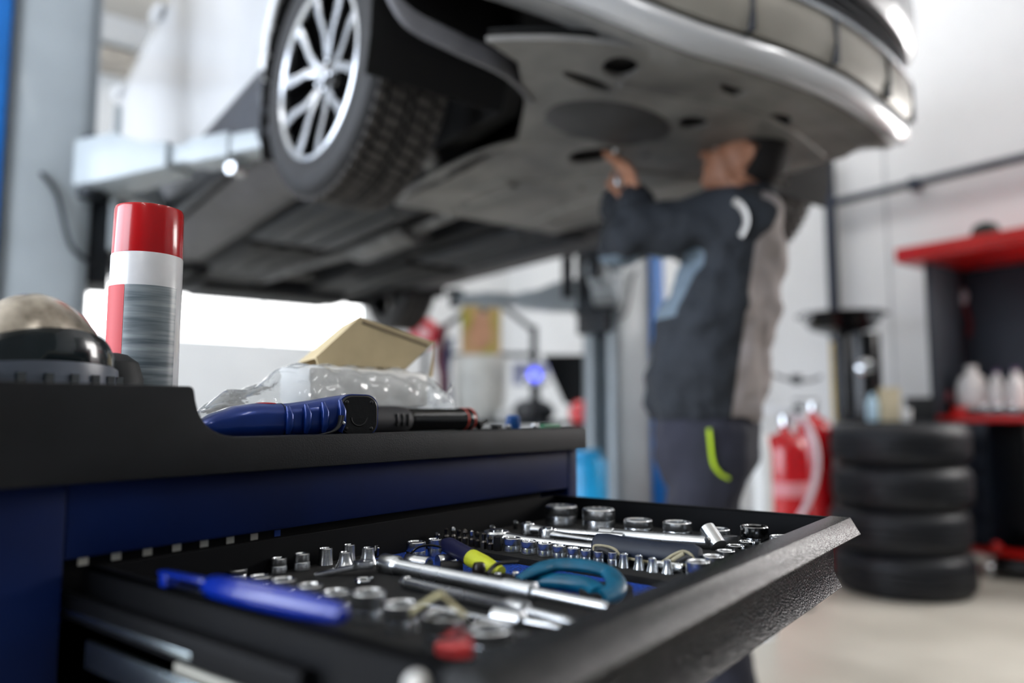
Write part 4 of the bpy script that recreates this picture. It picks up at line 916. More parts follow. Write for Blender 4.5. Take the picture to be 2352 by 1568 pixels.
# ================================================================ TWO POST LIFT
m_lift = mat('lift_light_grey_paint', '#9fa7ac', .42, var=.03, vs=5, coat=.1)
m_liftb = mat('lift_blue_paint', '#0767b8', .4, var=.03)
m_liftd = mat('lift_dark_steel', '#23272c', .5, metal=.4, var=.1)
def post(px_list, label, loc, mirror, rz):
    s_ = -1 if mirror else 1
    t = thing('lift_post', label, 'car lift', loc, rz)
    # C-shaped column opening towards the car (+x local for the near one)
    c_ = MB().box(-.16, -.12, -.15, .15, 0, 3.9).box(-.16, .10, -.15, -.11, 0, 3.9).box(-.16, .10, .11, .15, 0, 3.9).box(.06, .10, -.15, -.07, 0, 3.9).box(.06, .10, .07, .15, 0, 3.9)
    if mirror: c_.v = [Vector((-v.x, v.y, v.z)) for v in c_.v]
    c_.build('column', m_lift, parent=t, bevel=.006)
    bx = MB().box(-.26, -.162, -.17, .17, 0, 3.9)
    if mirror: bx.v = [Vector((-v.x, v.y, v.z)) for v in bx.v]
    bx.build('blue_cover', m_liftb, parent=t, bevel=.01)
    MB().box(-.32, .32, -.25, .25, 0, .03).build('base_plate', m_liftb, parent=t, bevel=.004)
    return t
CX = lambda x, y, z=0: tuple(Matrix.Translation(N_) @ RZ(CRZ) @ Vector((x*CS, y*CS, z*CS)))
pn = PD(150, 250, 2.75); pf = PD(1408, 900, 4.35)
zL = N_.z-.155
pn_ = post(None, 'light grey near lift post with blue side cover left of the car', (pn.x, pn.y, 0), False, math.radians(-8))
pf_ = post(None, 'far light grey lift post standing behind the mechanic', (pf.x, pf.y, 0), True, math.radians(-3))
def arm(t, base, tip, mirror):
    b0 = t.matrix_basis if hasattr(t, 'matrix_basis') else None
    inv = (Matrix.Translation(t.location) @ RZ(t.rotation_euler.z)).inverted()
    a_ = inv @ Vector(base); e_ = inv @ Vector(tip); d_ = e_-a_; L_ = Vector((d_.x, d_.y, 0)).length
    M_ = Matrix.Translation(a_) @ RZ(math.atan2(d_.y, d_.x))
    ar = MB(); ar.rings([[(x, y, z) for y, z in ((-w_, z0), (w_, z0), (w_, z1), (-w_, z1))] for x, w_, z0, z1 in ((0, .075, -.115, .045), (L_*.22, .075, -.115, .045), (L_*.36, .065, -.105, .0), (L_*.5, .06, -.10, -.015))], M=M_)
    o = ar.build('swing_arm', m_lift, parent=t, bevel=.006)
    MB().box(L_*.45, L_*.98, -.042, .042, -.085, -.025, M_).build('telescopic_tube', m_lift, parent=o, bevel=.005)
    MB().box(L_*.6, L_*.8, -.05, .05, -.095, -.018, M_).build('arm_sleeve', m_lift, parent=o, bevel=.004)
    MB().lathe([(.03, -.10), (.03, -.03), (.055, -.025), (.055, -.004), (.05, .0)], 24, M_ @ TR(L_, 0, 0)).build('lifting_pad', m_liftd, parent=o)
    MB().tube([(L_*.78, -.02, -.12), (L_*.78, .03, -.12)], .02, 12, M_).build('arm_pin', m_chrome, parent=o)
    MB().lathe([(.045, -.14), (.045, .07), (.03, .08)], 20, M_).build('arm_pivot', m_liftd, parent=o)
zA = N_.z-.165
arm(pn_, PD(215, 366, 2.62), PD(645, 366, 2.28), False)
arm(pn_, PD(205, 360, 2.75), CX(.18, 1.95, -.17), False)
arm(pf_, (pf.x-.14, pf.y-.12, zA), CX(1.68, .70, -.17), True)
arm(pf_, (pf.x-.14, pf.y+.10, zA), CX(1.68, 1.95, -.17), True)
# carriages
for t, s_ in ((pn_, 1), (pf_, -1)):
    MB().box(*sorted((s_*.02, s_*.17)), -.12, .12, N_.z-.42, N_.z+.10).build('carriage', m_liftd, parent=t, bevel=.006)
    MB().box(*sorted((s_*.10, s_*.22)), -.09, .09, N_.z-.30, N_.z-.10).build('arm_bracket', m_liftd, parent=t, bevel=.006)
    MB().tube(crom([(s_*-.05, -.155, 1.7), (s_*.0, -.17, 1.62), (s_*.05, -.18, 1.45), (s_*.12, -.16, 1.40)], 6), .008, 8).build('hose', m_liftd, parent=t)
MB().box(.16, .185, -.18, .0, N_.z-.30, N_.z+.22).build('side_plate', m_lift, parent=pn_, bevel=.004)
# ================================================================ MECHANIC
man = thing('person', 'mechanic in dark grey work jacket and trousers reaching up under the raised car', 'person', (0, 0, 0))
FY = math.radians(128); F = Vector((math.cos(FY), math.sin(FY), 0)); Rr = Vector((math.sin(FY), -math.cos(FY), 0)); Z = Vector((0, 0, 1))
g_ = PD(1640, 1500, 2.12); man.location = (g_.x, g_.y, 0); MO = Vector(man.location)
def mp(px, py, d): return PD(px, py, d)-MO
m_skin = mat('skin', '#a8765c', .5, var=.06, vs=30, bump=.05, bs=200, bd=.001)
m_jkt = mat('dark_slate_workwear', '#24282e', .85, var=.08, vs=12, bump=.2, bs=260, bd=.001)
m_jkl = mat('light_grey_workwear', '#9b9290', .8, var=.05, vs=12, bump=.2, bs=260, bd=.001)
m_jkb = mat('blue_grey_front', '#6a7884', .8, var=.05, vs=12, bump=.2, bs=260, bd=.001)
m_trs = mat('charcoal_trousers', '#262733', .85, var=.08, vs=12, bump=.2, bs=260, bd=.001)
m_hair = mat('short_dark_hair', '#15110f', .8, var=.3, vs=200, bump=.6, bs=500, bd=.002)
m_boot = mat('black_boot_leather', '#121214', .5)
def ring(c, hf, hl, n=22, f=F, l=Rr): return [c+f*hf*math.cos(2*PI*i/n)+l*hl*math.sin(2*PI*i/n) for i in range(n)]
d0 = 2.12
shL, elL, wrL = mp(1700, 500, 1.99), mp(1452, 545, 2.04), mp(1458, 462, 2.10)
shR, elR, wrR = mp(1668, 495, 2.30), mp(1425, 560, 2.30), mp(1415, 470, 2.24)
hipL, knL, anL = mp(1640, 1010, 2.03), mp(1600, 1300, 2.04), mp(1700, 1625, 2.10)
hipR, knR, anR = mp(1625, 1010, 2.22), mp(1590, 1290, 2.26), mp(1650, 1600, 2.30)
fc = (F*math.cos(math.radians(28))+Z*math.sin(math.radians(28))); hu = (Z*math.cos(math.radians(28))-F*math.sin(math.radians(28)))
hc = mp(1704, 372, 2.12)
HM = Matrix.Translation(hc) @ Matrix((tuple(fc)+(0,), tuple(-Rr)+(0,), tuple(hu)+(0,), (0, 0, 0, 1))).transposed()
HM = Matrix.Translation(hc) @ Matrix(((fc.x, -Rr.x, hu.x, 0), (fc.y, -Rr.y, hu.y, 0), (fc.z, -Rr.z, hu.z, 0), (0, 0, 0, 1)))
bd = MB()
# head: x forward, y to the person's left, z up
bd.ell((-.012, 0, .022), (.098, .077, .092), HM, 24, 16)
bd.ell((.030, 0, -.030), (.062, .060, .072), HM, 20, 12)
bd.ell((.052, 0, -.085), (.030, .034, .024), HM, 16, 10)          # chin
bd.ell((.010, 0, -.070), (.058, .055, .034), HM, 16, 10)          # jaw
bd.cap(HM @ Vector((.085, 0, .012)), HM @ Vector((.106, 0, -.022)), .009, .013)     # nose
bd.ell((.100, .011, -.026), (.010, .008, .008), HM, 10, 8); bd.ell((.100, -.011, -.026), (.010, .008, .008), HM, 10, 8)
bd.cap(HM @ Vector((.080, .030, .026)), HM @ Vector((.080, -.030, .026)), .012, .012)  # brow
bd.cap(HM @ Vector((.084, .020, -.052)), HM @ Vector((.084, -.020, -.052)), .0075, .0075)  # lips
bd.cap(HM @ Vector((.082, .017, -.062)), HM @ Vector((.082, -.017, -.062)), .0075, .0075)
for s in (1, -1):
    bd.ell((.058, s*.042, -.022), (.024, .018, .022), HM, 14, 10)  # cheek
    R = []
    bd.tube([HM @ Vector((-.012-.014*math.cos(a), s*(.080+.005*math.sin(a)), .000+.026*math.sin(a))) for a in [i*2*PI/14 for i in range(14)]], .0065, 8, closed=True)
    bd.ell((-.010, s*.077, .0), (.016, .007, .026), HM, 12, 8)
nk0, nk1 = hc-hu*.075-fc*.022, mp(1722, 470, 2.14)
bd.cap(nk0, nk1, .056, .066)
# body core
secs = [(1712, 470, .07, .10), (1702, 500, .09, .15), (1690, 560, .10, .16), (1668, 640, .11, .155), (1640, 740, .115, .15), (1625, 840, .115, .15), (1622, 930, .12, .155), (1628, 1010, .115, .155)]
bd.rings([ring(mp(px, py, d0), a_, b_) for px, py, a_, b_ in secs])
for sh, el, wr in ((shL, elL, wrL), (shR, elR, wrR)): bd.cap(sh, el, .052, .042); bd.cap(el, wr, .042, .028)
for hp_, kn, an in ((hipL, knL, anL), (hipR, knR, anR)): bd.cap(hp_, kn, .082, .058); bd.cap(kn, an, .056, .038)
# hands
def hand(w_, up, nrm_, lat, sc_=1.0, curl=.5, thumb=1):
    up = up.normalized(); nrm_ = (nrm_-up*nrm_.dot(up)).normalized(); lat = up.cross(nrm_).normalized()*thumb
    pc = w_+up*.045
    M_ = Matrix(((lat.x, nrm_.x, up.x, 0), (lat.y, nrm_.y, up.y, 0), (lat.z, nrm_.z, up.z, 0), (0, 0, 0, 1)))
    bd.ell((0, 0, 0), (.041, .017, .052), Matrix.Translation(pc) @ M_, 18, 12)
    bd.cap(w_-up*.01, w_+up*.02, .028, .027)
    Ls = [(.040, .025, .020), (.046, .029, .021), (.043, .027, .021), (.033, .021, .018)]
    for k in range(4):
        b_ = pc+lat*(.030-.020*k)+up*(.036 if k < 3 else .028); p = b_; ang = .15+.04*k
        for si, sl in enumerate(Ls[k]):
            ang += curl*(.9 if si else .5)+.05*k; dr = up*math.cos(ang)+nrm_*math.sin(ang)+lat*(.06-.04*k); q_ = p+dr.normalized()*sl
            bd.cap(p, q_, .0092-.0008*si-(.001 if k == 3 else 0), .0086-.0008*si-(.001 if k == 3 else 0), 10); p = q_
    p = pc+lat*.030-up*.024; a1 = (lat*.75+up*.6+nrm_*.35).normalized(); q_ = p+a1*.036; bd.cap(p, q_, .0135, .0115, 12)
    a2 = (up*.85+nrm_*.5+lat*.15).normalized(); r_ = q_+a2*.028; bd.cap(q_, r_, .0110, .0095, 12); bd.cap(r_, r_+(up*.7+nrm_*.7).normalized()*.020, .0095, .008, 12)
cr_ = _rt
hand(wrL, (mp(1432, 345, 2.12)-wrL), -cr_*.9-_fw*.2, None, curl=.30, thumb=-1)
hand(wrR, (mp(1408, 372, 2.24)-wrR), cr_*.9-_fw*.3, None, curl=.42, thumb=1)
body = bd.build('body', m_skin, parent=man); remesh(body, .0042, 3)
for s in (1, -1):
    MB().ell((.083, s*.031, .006), (.011, .012, .011), HM, 16, 12).build('eye', mat('eye_white', '#d8d2cc', .2), parent=man)
    MB().cap(HM @ Vector((.090, s*.018, .030)), HM @ Vector((.084, s*.046, .030)), .004, .003).build('eyebrow', m_hair, parent=man)
# hair cap: upper and back part of the skull
hr = MB(); hr.ell((-.014, 0, .024), (.1015, .0805, .0955), HM, 40, 28)
inv = HM.inverted(); keep = []
for f_ in hr.f:
    c_ = inv @ (sum((hr.v[k] for k in f_), Vector())/len(f_))
    if (c_.z > .030+.45*max(0, c_.x)) or (c_.x < -.030 and c_.z > -.045) : keep.append(f_)
hr.f = keep; hr.mi = [0]*len(keep); ho = hr.build('hair', m_hair, parent=man); so = ho.modifiers.new('s', 'SOLIDIFY'); so.thickness = .005; so.offset = .6; bake(ho)
# jacket
jk = MB()
js = [(1722, 448, .066, .075), (1716, 468, .080, .115), (1706, 488, .102, .168), (1698, 520, .118, .205), (1690, 580, .132, .212), (1672, 650, .148, .205), (1645, 730, .166, .20), (1628, 800, .172, .198), (1620, 870, .172, .198), (1618, 925, .166, .195), (1624, 955, .160, .190), (1626, 968, .150, .18)]
jk.rings([ring(mp(px, py, d0), a_, b_) for px, py, a_, b_ in js])
for sh, el, wr, q in ((shL, elL, wrL, 1), (shR, elR, wrR, .95)):
    c1 = el+(wr-el)*.93
    jk.cap(sh, sh+(el-sh)*.5, .088*q, .076*q); jk.cap(sh+(el-sh)*.45, el, .076*q, .066*q); jk.cap(el, c1, .064*q, .047*q)
jk.cap(shL-F*.02, shR-F*.02, .085, .08)
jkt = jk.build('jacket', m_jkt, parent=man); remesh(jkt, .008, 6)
tx = bpy.data.textures.new('folds', 'CLOUDS'); tx.noise_scale = .11; tx.noise_depth = 1
dm = jkt.modifiers.new('d', 'DISPLACE'); dm.texture = tx; dm.strength = .05; dm.mid_level = .5; bake(jkt)
tx2 = bpy.data.textures.new('folds_fine', 'CLOUDS'); tx2.noise_scale = .045; tx2.noise_depth = 2
dm = jkt.modifiers.new('d', 'DISPLACE'); dm.texture = tx2; dm.strength = .012; dm.mid_level = .5; bake(jkt)
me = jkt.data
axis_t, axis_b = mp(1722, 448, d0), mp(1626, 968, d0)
ab_ = me.attributes.new('pale_back', 'FLOAT', 'POINT'); af_ = me.attributes.new('front_panel', 'FLOAT', 'POINT')
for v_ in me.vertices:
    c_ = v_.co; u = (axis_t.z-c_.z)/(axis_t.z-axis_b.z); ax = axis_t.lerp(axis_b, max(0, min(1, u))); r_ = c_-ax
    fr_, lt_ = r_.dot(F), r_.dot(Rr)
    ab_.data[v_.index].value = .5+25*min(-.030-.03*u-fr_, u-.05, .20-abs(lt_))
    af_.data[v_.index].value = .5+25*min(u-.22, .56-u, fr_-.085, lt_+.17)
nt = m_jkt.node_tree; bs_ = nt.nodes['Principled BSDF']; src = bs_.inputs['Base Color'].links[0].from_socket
for nm_, col_ in (('pale_back', '#9b9290'), ('front_panel', '#6a7884')):  # jacket colour turns light grey at the back, blue-grey on the chest
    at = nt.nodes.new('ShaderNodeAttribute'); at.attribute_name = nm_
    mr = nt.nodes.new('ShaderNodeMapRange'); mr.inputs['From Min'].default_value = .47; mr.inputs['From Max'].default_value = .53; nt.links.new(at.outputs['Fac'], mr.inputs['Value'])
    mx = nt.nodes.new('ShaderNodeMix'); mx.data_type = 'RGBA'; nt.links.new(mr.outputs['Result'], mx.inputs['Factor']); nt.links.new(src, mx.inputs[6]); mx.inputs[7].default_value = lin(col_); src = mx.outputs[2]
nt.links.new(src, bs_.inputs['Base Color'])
for p_ in me.polygons: p_.use_smooth = True
# shoulder reflective band, cuffs, collar, hem
from mathutils.bvhtree import BVHTree
def onto(bv, px, py, lift_=.004):
    r = ray(px, py).normalized(); h = bv.ray_cast(CAMP-MO, r); return (h[0]-r*lift_) if h[0] else None
bj = BVHTree.FromPolygons([v.co.copy() for v in jkt.data.vertices], [tuple(p.vertices) for p in jkt.data.polygons])
pl = [p for p in (onto(bj, px, py) for px, py in ((1684, 462), (1697, 470), (1709, 486), (1714, 505), (1710, 525), (1700, 543))) if p]
if len(pl) > 3: MB().tube(crom(pl, 5), [.008]+[.015]*(5*(len(pl)-1)-1)+[.008], 10, sq=(1, .35), upv=_rt).build('reflective_band', mat('silver_reflective_tape', '#b7b3ae', .35, metal=.2), parent=jkt)
for wr, el in ((wrL, elL), (wrR, elR)):
    c1 = el+(wr-el)*.90; d_ = (wr-el).normalized(); MB().cap(c1, c1+d_*.02, .052, .046, 20).build('cuff', m_jkt, parent=jkt)
MB().rings([ring(mp(1726, 436, d0), .064, .068), ring(mp(1724, 444, d0), .074, .080), ring(mp(1722, 456, d0), .078, .090), ring(mp(1722, 456, d0), .060, .075), ring(mp(1726, 436, d0), .056, .060)], closed=True).build('collar', m_jkt, parent=jkt)
# trousers
tr_ = MB()
ts = [(1624, 930, .140, .170), (1622, 990, .150, .185), (1622, 1060, .145, .185), (1618, 1110, .11, .17)]
tr_.rings([ring(mp(px, py, d0), a_, b_) for px, py, a_, b_ in ts])
for hp_, kn, an in ((hipL, knL, anL), (hipR, knR, anR)):
    tr_.cap(hp_, kn, .112, .088); tr_.cap(kn, an-Z*.0, .086, .070)
tro = tr_.build('trousers', m_trs, parent=man); remesh(tro, .009, 6)
dm = tro.modifiers.new('d', 'DISPLACE'); dm.texture = tx; dm.strength = .03; dm.mid_level = .5; bake(tro)
for p_ in tro.data.polygons: p_.use_smooth = True
# lime pocket piping on the near thigh
from mathutils.bvhtree import BVHTree
bvh = BVHTree.FromPolygons([v.co.copy() for v in tro.data.vertices], [tuple(p.vertices) for p in tro.data.polygons])
def onto(bv, px, py, lift_=.004):
    r = ray(px, py).normalized(); h = bv.ray_cast(CAMP-MO, r); return (h[0]-r*lift_) if h[0] else None
pl = [onto(bvh, px, py) for px, py in ((1628, 985), (1631, 1010), (1634, 1040), (1640, 1068), (1655, 1088), (1672, 1098))]
pl = [p for p in pl if p]
if len(pl) > 2: MB().tube(crom(pl, 5), .0125, 10, sq=(1, .35), upv=_rt).build('lime_piping', mat('lime_green_tape', '#b9d80b', .5), parent=tro)
for an, kn in ((anL, knL), (anR, knR)):
    b_ = MB(); a0 = an.copy(); b_.cap(a0+Z*.02, Vector((a0.x, a0.y, .07)), .052, .05); 
    b_.cap(Vector((a0.x, a0.y, .048))-F*.03, Vector((a0.x, a0.y, .045))+F*.16, .046, .044)
    bo_ = b_.build('boot', m_boot, parent=man); remesh(bo_, .008, 4)
    MB().prism([(x, y) for x, y in rrect(.29, .095, .045, 6, .055)], 0, .022, TR(a0.x, a0.y, 0) @ RZ(FY)).build('boot_sole', m_black_rub, parent=bo_)
# small ratchet tool held in the hands
tp = mp(1418, 400, 2.16); t = thing('hand_ratchet', 'small chrome ratchet held up in the mechanic\'s hands under the car', 'ratchet', tuple(tp+MO))
MB().cap((0, 0, -.03), (0, 0, .075), .008, .008).build('tool_shaft', m_chrome_pol, parent=t)
MB().cap((0, 0, .075), (0, 0, .095), .016, .014).build('tool_head', m_chrome_pol, parent=t)
# ================================================================ BACKGROUND OF THE GARAGE
m_redp = mat('red_bench_paint', '#c4130f', .35, var=.04, coat=.2)
m_redx = mat('extinguisher_red', '#b8111a', .22, var=.03, coat=.5)
# ---- stack of four tyres
def tyre(label, loc, rz):
    t = thing('tyre', label, 'tyre', loc, rz, 'stack of tyres')
    R, W = .335, .207
    pr = [(.21, .02), (.205, .0), (.24, .002), (.28, .0), (.30, .010), (.315, .028), (.323, .045), (.325, .07), (.318, .074), (.325, .078), (.325, .098), (.318, .1025)]
    full = pr+[(r, W-z) for r, z in pr[::-1]][1:]+[(.19, W-.03), (.185, W/2), (.19, .03)]
    R_ = [[((r-(.005 if (i % 3 == 0 and r > .317 and abs(z-W/2) > .03) else 0))*math.cos(2*PI*i/144), (r-(.005 if (i % 3 == 0 and r > .317 and abs(z-W/2) > .03) else 0))*math.sin(2*PI*i/144), z) for i in range(144)] for r, z in full]
    MB().rings(R_, closed=True).build('tyre_carcass', m_tyreS, parent=t)
    return t
m_tyreS = mat('stack_tyre_rubber', '#101319', .5, var=.12, vs=14)
sp_ = PZ(2078, 1385, 0); sd = Vector((sp_.x, sp_.y, 0)).normalized(); sc_ = Vector((sp_.x, sp_.y, 0))+sd*.31
for i, (l, dx, dy) in enumerate((('black tyre at the bottom of the stack of four on the floor', .0, .0), ('black tyre second from the bottom of the stack', -.008, .01), ('black tyre third from the bottom of the stack', .004, -.004), ('black tyre on top of the stack of four', .012, .0))):
    tyre(l, (sc_.x+dx, sc_.y+dy, .2075*i), i*.4)
# ---- fire extinguishers
def extinguisher(px, py, d, r, ztop, label, group=None):
    p = PD(px, py, d); t = thing('fire_extinguisher', label, 'fire extinguisher', (p.x, p.y, 0), math.atan2(-p.y, -p.x), group)
    MB().lathe([(r*.96, .03), (r, .05), (r, ztop-r*.9), (r*.95, ztop-r*.5), (r*.75, ztop-r*.18), (r*.35, ztop), (r*.22, ztop+.01), (r*.22, ztop+.04)], 40).build('cylinder', m_redx, parent=t)
    MB().lathe([(r*1.0, 0), (r*1.02, .03), (r*.97, .035)], 40).build('base_ring', m_black_rub, parent=t)
    MB().lathe([(r*.3, ztop+.035), (r*.3, ztop+.075), (r*.2, ztop+.085)], 20).build('valve', m_chrome_pol, parent=t)
    MB().box(-.012, .012, -.10, .03, ztop+.09, ztop+.10).build('lever', m_black_rub, parent=t, bevel=.003)
    return t, r
t, r = extinguisher(1806, 1080, 3.5, .098, .79, 'large red fire extinguisher with white hose between the mechanic and the tyres')
MB().lathe([(r*1.003, .50), (r*1.006, .505), (r*1.006, .56), (r*1.003, .565)], 40, cap0=False, cap1=False).build('label_band', mat('pink_white_label', '#d58a90', .4), parent=t)
MB().tube(crom([(.02, .03, .86), (.06, .09, .84), (.10, .13, .72), (.11, .12, .58), (.11, .07, .45), (.10, .01, .36)], 6), .014, 12).build('hose', mat('pale_hose', '#c9b7bd', .45), parent=t)
MB().box(-.02, .02, -.13, .02, .88, .91).build('handle', mat('white_handle', '#d9dadd', .3), parent=t, bevel=.006)
MB().lathe([(.022, -.008), (.022, .008)], 20, TR(.04, .06, .90) @ RY(PI/2)).build('pressure_gauge', m_chrome_pol, parent=t)
t, r = extinguisher(1872, 1080, 4.15, .095, .86, 'darker red fire extinguisher half hidden behind the tyre stack')
# white stand beside the extinguisher
p = PD(1752, 1090, 3.0); t = thing('canister', 'narrow white canister between the mechanic and the red fire extinguisher', 'canister', (p.x, p.y, 0))
MB().lathe([(.035, 0), (.037, .02), (.037, .72), (.025, .78), (.012, .80)], 24).build('canister_body', m_wht, parent=t)
# ---- waste oil drainer
p = PD(1940, 900, 4.55); ow = thing('oil_drainer', 'black waste oil drainer with wide round funnel bowl in front of the wall', 'oil drainer', (p.x, p.y, 0), math.atan2(-p.y, -p.x))
zf = PD(1940, 722, 4.55).z
MB().lathe([(.268, zf), (.258, zf+.008), (.225, zf), (.17, zf-.075), (.06, zf-.115), (.03, zf-.12), (.03, zf-.125), (.07, zf-.122), (.18, zf-.085), (.235, zf-.010)], 48, cap0=False).build('funnel_bowl', m_hblk, parent=ow)
MB().tube([(0, 0, .40), (0, 0, zf-.11)], .03, 16).build('riser_tube', m_hblk, parent=ow)
MB().tube([(0, -.06, .5), (0, -.06, zf-.16)], .012, 12).build('brass_pipe', mat('brass_tube', '#b39b62', .3, metal=.8), parent=ow)
MB().lathe([(.19, .12), (.2, .14), (.2, .80), (.17, .86), (.05, .88)], 36, TR(.0, .12, 0)).build('oil_tank', m_hblk, parent=ow)
MB().tube([(0, .11, .85), (0, .11, zf-.12)], .10, 20).build('meter_column', m_hblk, parent=ow)
MB().lathe([(.05, -.01), (.05, .015), (.04, .02)], 24, TR(.10, .12, 1.15) @ RY(PI/2)).build('gauge', m_chrome_pol, parent=ow)
MB().lathe([(.035, -.01), (.035, .02)], 24, TR(.24, -.19, zf-.03) @ RY(PI/2)).build('clamp_knob', m_chrome_pol, parent=ow)
MB().lathe([(.03, -.01), (.03, .02)], 24, TR(.2, .17, zf-.04) @ RY(PI/2)).build('clamp_knob', m_chrome_pol, parent=ow)
for a in (.3, 1.9, 3.4, 5.0):
    MB().lathe([(.045, -.015), (.05, -.01), (.05, .01), (.045, .015)], 20, TR(.24*math.cos(a), .10+.24*math.sin(a), .05) @ RX(PI/2)).build('caster', m_black_rub, parent=ow)
MB().lathe([(.27, .09), (.27, .12)], 36, TR(0, .10, 0)).build('base_plate', m_hblk, parent=ow)
# ---- red workbench with tool panel and canopy along the right wall
BX1 = XR-.01; pC = PD(2055, 588, 4.5); pB = PD(2250, 968, 4.15); yL = pC.y; y_lo = 1.32
bn_ = thing('workbench', 'red workbench with dark tool panel and red canopy against the white wall', 'workbench', (BX1, y_lo, 0))
YW = yL-y_lo; xT = pC.x-BX1; zC0 = pC.z-.045; zC1 = pC.z+.045
MB().box(xT, -.02, 0, YW, zC0, zC1).build('canopy', m_redp, parent=bn_, bevel=.008)
m_pan = mat('dark_blue_grey_panel', '#252d38', .6, var=.08, vs=3)
MB().box(-.06, -.02, .02, YW-.12, .87, zC0).build('tool_panel', m_pan, parent=bn_, bevel=.003)
MB().box(xT+.12, -.02, YW-.14, YW-.11, .87, zC0).build('panel_side', m_pan, parent=bn_, bevel=.003)
zb = .868; xb = -.62
MB().box(xb, -.02, -2.9, YW-.14, zb-.035, zb).build('bench_top', m_redp, parent=bn_, bevel=.006)  # lengthened out of view to darken reflections in the drawer front
for x in (xb+.01, -.09):
    for y in (.02, YW-.22): 
        MB().box(x, x+.06, y, y+.06, .03, zb-.035).build('leg', m_redp, parent=bn_, bevel=.005)
MB().box(xb+.02, -.04, .02, YW-.16, .12, .15).build('lower_shelf', m_redp, parent=bn_, bevel=.005)
for k in range(4): MB().box(xb+.02, -.05, -2.85+k*.78, -2.85+k*.78+.74, .06, zb-.04).build('unseen_dark_box', mat('dark_navy_drawer', '#151d2b', .5), parent=bn_, bevel=.004)  # dark boxes added out of view for dark reflections in the drawer front
MB().box(-.06, -.02, -2.9, -1.72, .87, 2.95).build('unseen_dark_panel', m_pan, parent=bn_, bevel=.003)  # unseen dark panel added to keep bright wall out of the lip's reflection
cbn = MB().box(xb+.03, -.06, YW-.42, YW-.23, .16, zb-.04).build('drawer_unit', mat('dark_navy_drawer', '#151d2b', .5), parent=bn_, bevel=.004)
for k in range(5): MB().box(xb+.015, xb+.03, YW-.41, YW-.24, .18+k*.125, .285+k*.125).build('drawer', mat('dark_navy_drawer', '#151d2b', .5), parent=cbn, bevel=.003)
def onbench(name, label, cat, px, x, z=zb, grp=None):
    """thing on the bench at distance x from the wall, seen at column px"""
    r = ray(px, 950); s = (BX1+x)/r.x; return thing(name, label, cat, (BX1+x, r.y*s, z), 0, grp)
m_jug = mat('white_jug_plastic', '#d9d7d4', .4, var=.02)
for px, w_, h_, l in ((2237, .085, .27, 'largest white round jug on the red workbench'), (2294, .045, .24, 'middle white bottle on the red workbench'), (2338, .050, .25, 'white bottle at the right picture edge on the red workbench')):
    t = onbench('jug' if px == 2237 else 'bottle', l, 'jug' if px == 2237 else 'bottle', px, -.34)
    MB().lathe([(w_*.9, 0), (w_, .02), (w_*.98, h_*.6), (w_*.75, h_*.82), (w_*.35, h_*.92), (w_*.33, h_)], 32).build('container', m_jug, parent=t)
    MB().lathe([(w_*.36, h_), (w_*.36, h_+.02)], 20).build('screw_cap', mat('violet_cap', '#6b4f78', .4) if px > 2237 else m_jug, parent=t)
t = onbench('cleaning_pad', 'small red box in front of the white jug on the bench', 'box', 2205, -.5); MB().box(-.03, .03, -.03, .03, 0, .05).build('box_body', m_redp, parent=t, bevel=.004)
t = onbench('plastic_tub', 'low black tub with pinkish lid left of the white jug', 'tub', 2170, -.36)
MB().lathe([(.055, 0), (.06, .08), (.055, .085)], 28).build('tub_body', m_black_rub, parent=t); MB().lathe([(.05, .085), (.05, .13), (.03, .15)], 28).build('tub_lid', mat('dusty_pink', '#9a5a62', .5), parent=t)
t = onbench('parts_tray', 'black tray of small chrome parts at the edge of the red workbench', 'tray', 2290, -.53)
MB().box(-.05, .05, -.14, .14, 0, .035).build('tray_body', m_hblk, parent=t, bevel=.004)
for k in range(3): MB().ell((-.02, -.08+k*.07, .045), (.018, .022, .018)).build('chrome_part', m_chrome_pol, parent=t)
# hanging tool on the panel
r = ray(2210, 700); s = (BX1-.10)/r.x; q = CAMP+r*s
t = thing('hanging_tool', 'red and black hand tool with grey head hanging on the dark panel', 'hand tool', (q.x, q.y, q.z))
MB().ell((0, 0, .05), (.03, .04, .06)).build('tool_head', m_wht if False else mat('pale_grey_metal', '#9aa0a8', .35, metal=.3), parent=t)
MB().tube([(0, -.01, 0), (0, -.04, -.1), (0, -.03, -.20)], .012, 10).build('tool_handle', mat('dark_red_grip', '#5c1620', .5), parent=t)
MB().tube([(0, .02, 0), (0, .05, -.1), (0, .035, -.22)], .012, 10).build('tool_handle', mat('dark_red_grip', '#5c1620', .5), parent=t)
MB().box(.01, .05, -.008, .008, .06, .075).build('hook', m_black_rub, parent=t)
r = ray(2262, 510); s = (BX1-.45)/r.x; q = CAMP+r*s
t = thing('cap', 'dark green round cap lying on the red canopy', 'cap', (q.x, q.y, zC1))
MB().lathe([(.075, 0), (.078, .03), (.06, .085), (.02, .105)], 28).build('crown', mat('dark_green_cloth', '#16302e', .8), parent=t); MB().prism([(x*.5-.09, y) for x, y in rrect(.16, .14, .06, 6)], 0, .01).build('brim', mat('dark_green_cloth', '#16302e', .8), parent=t)
t = thing('toolbox', 'dark red long case lying on the canopy at the right picture edge', 'case', (BX1-.35, y_lo+.14, zC1)); MB().box(-.06, .06, -.12, .17, 0, .05).build('case_body', mat('maroon_case', '#4a2328', .6), parent=t, bevel=.006)
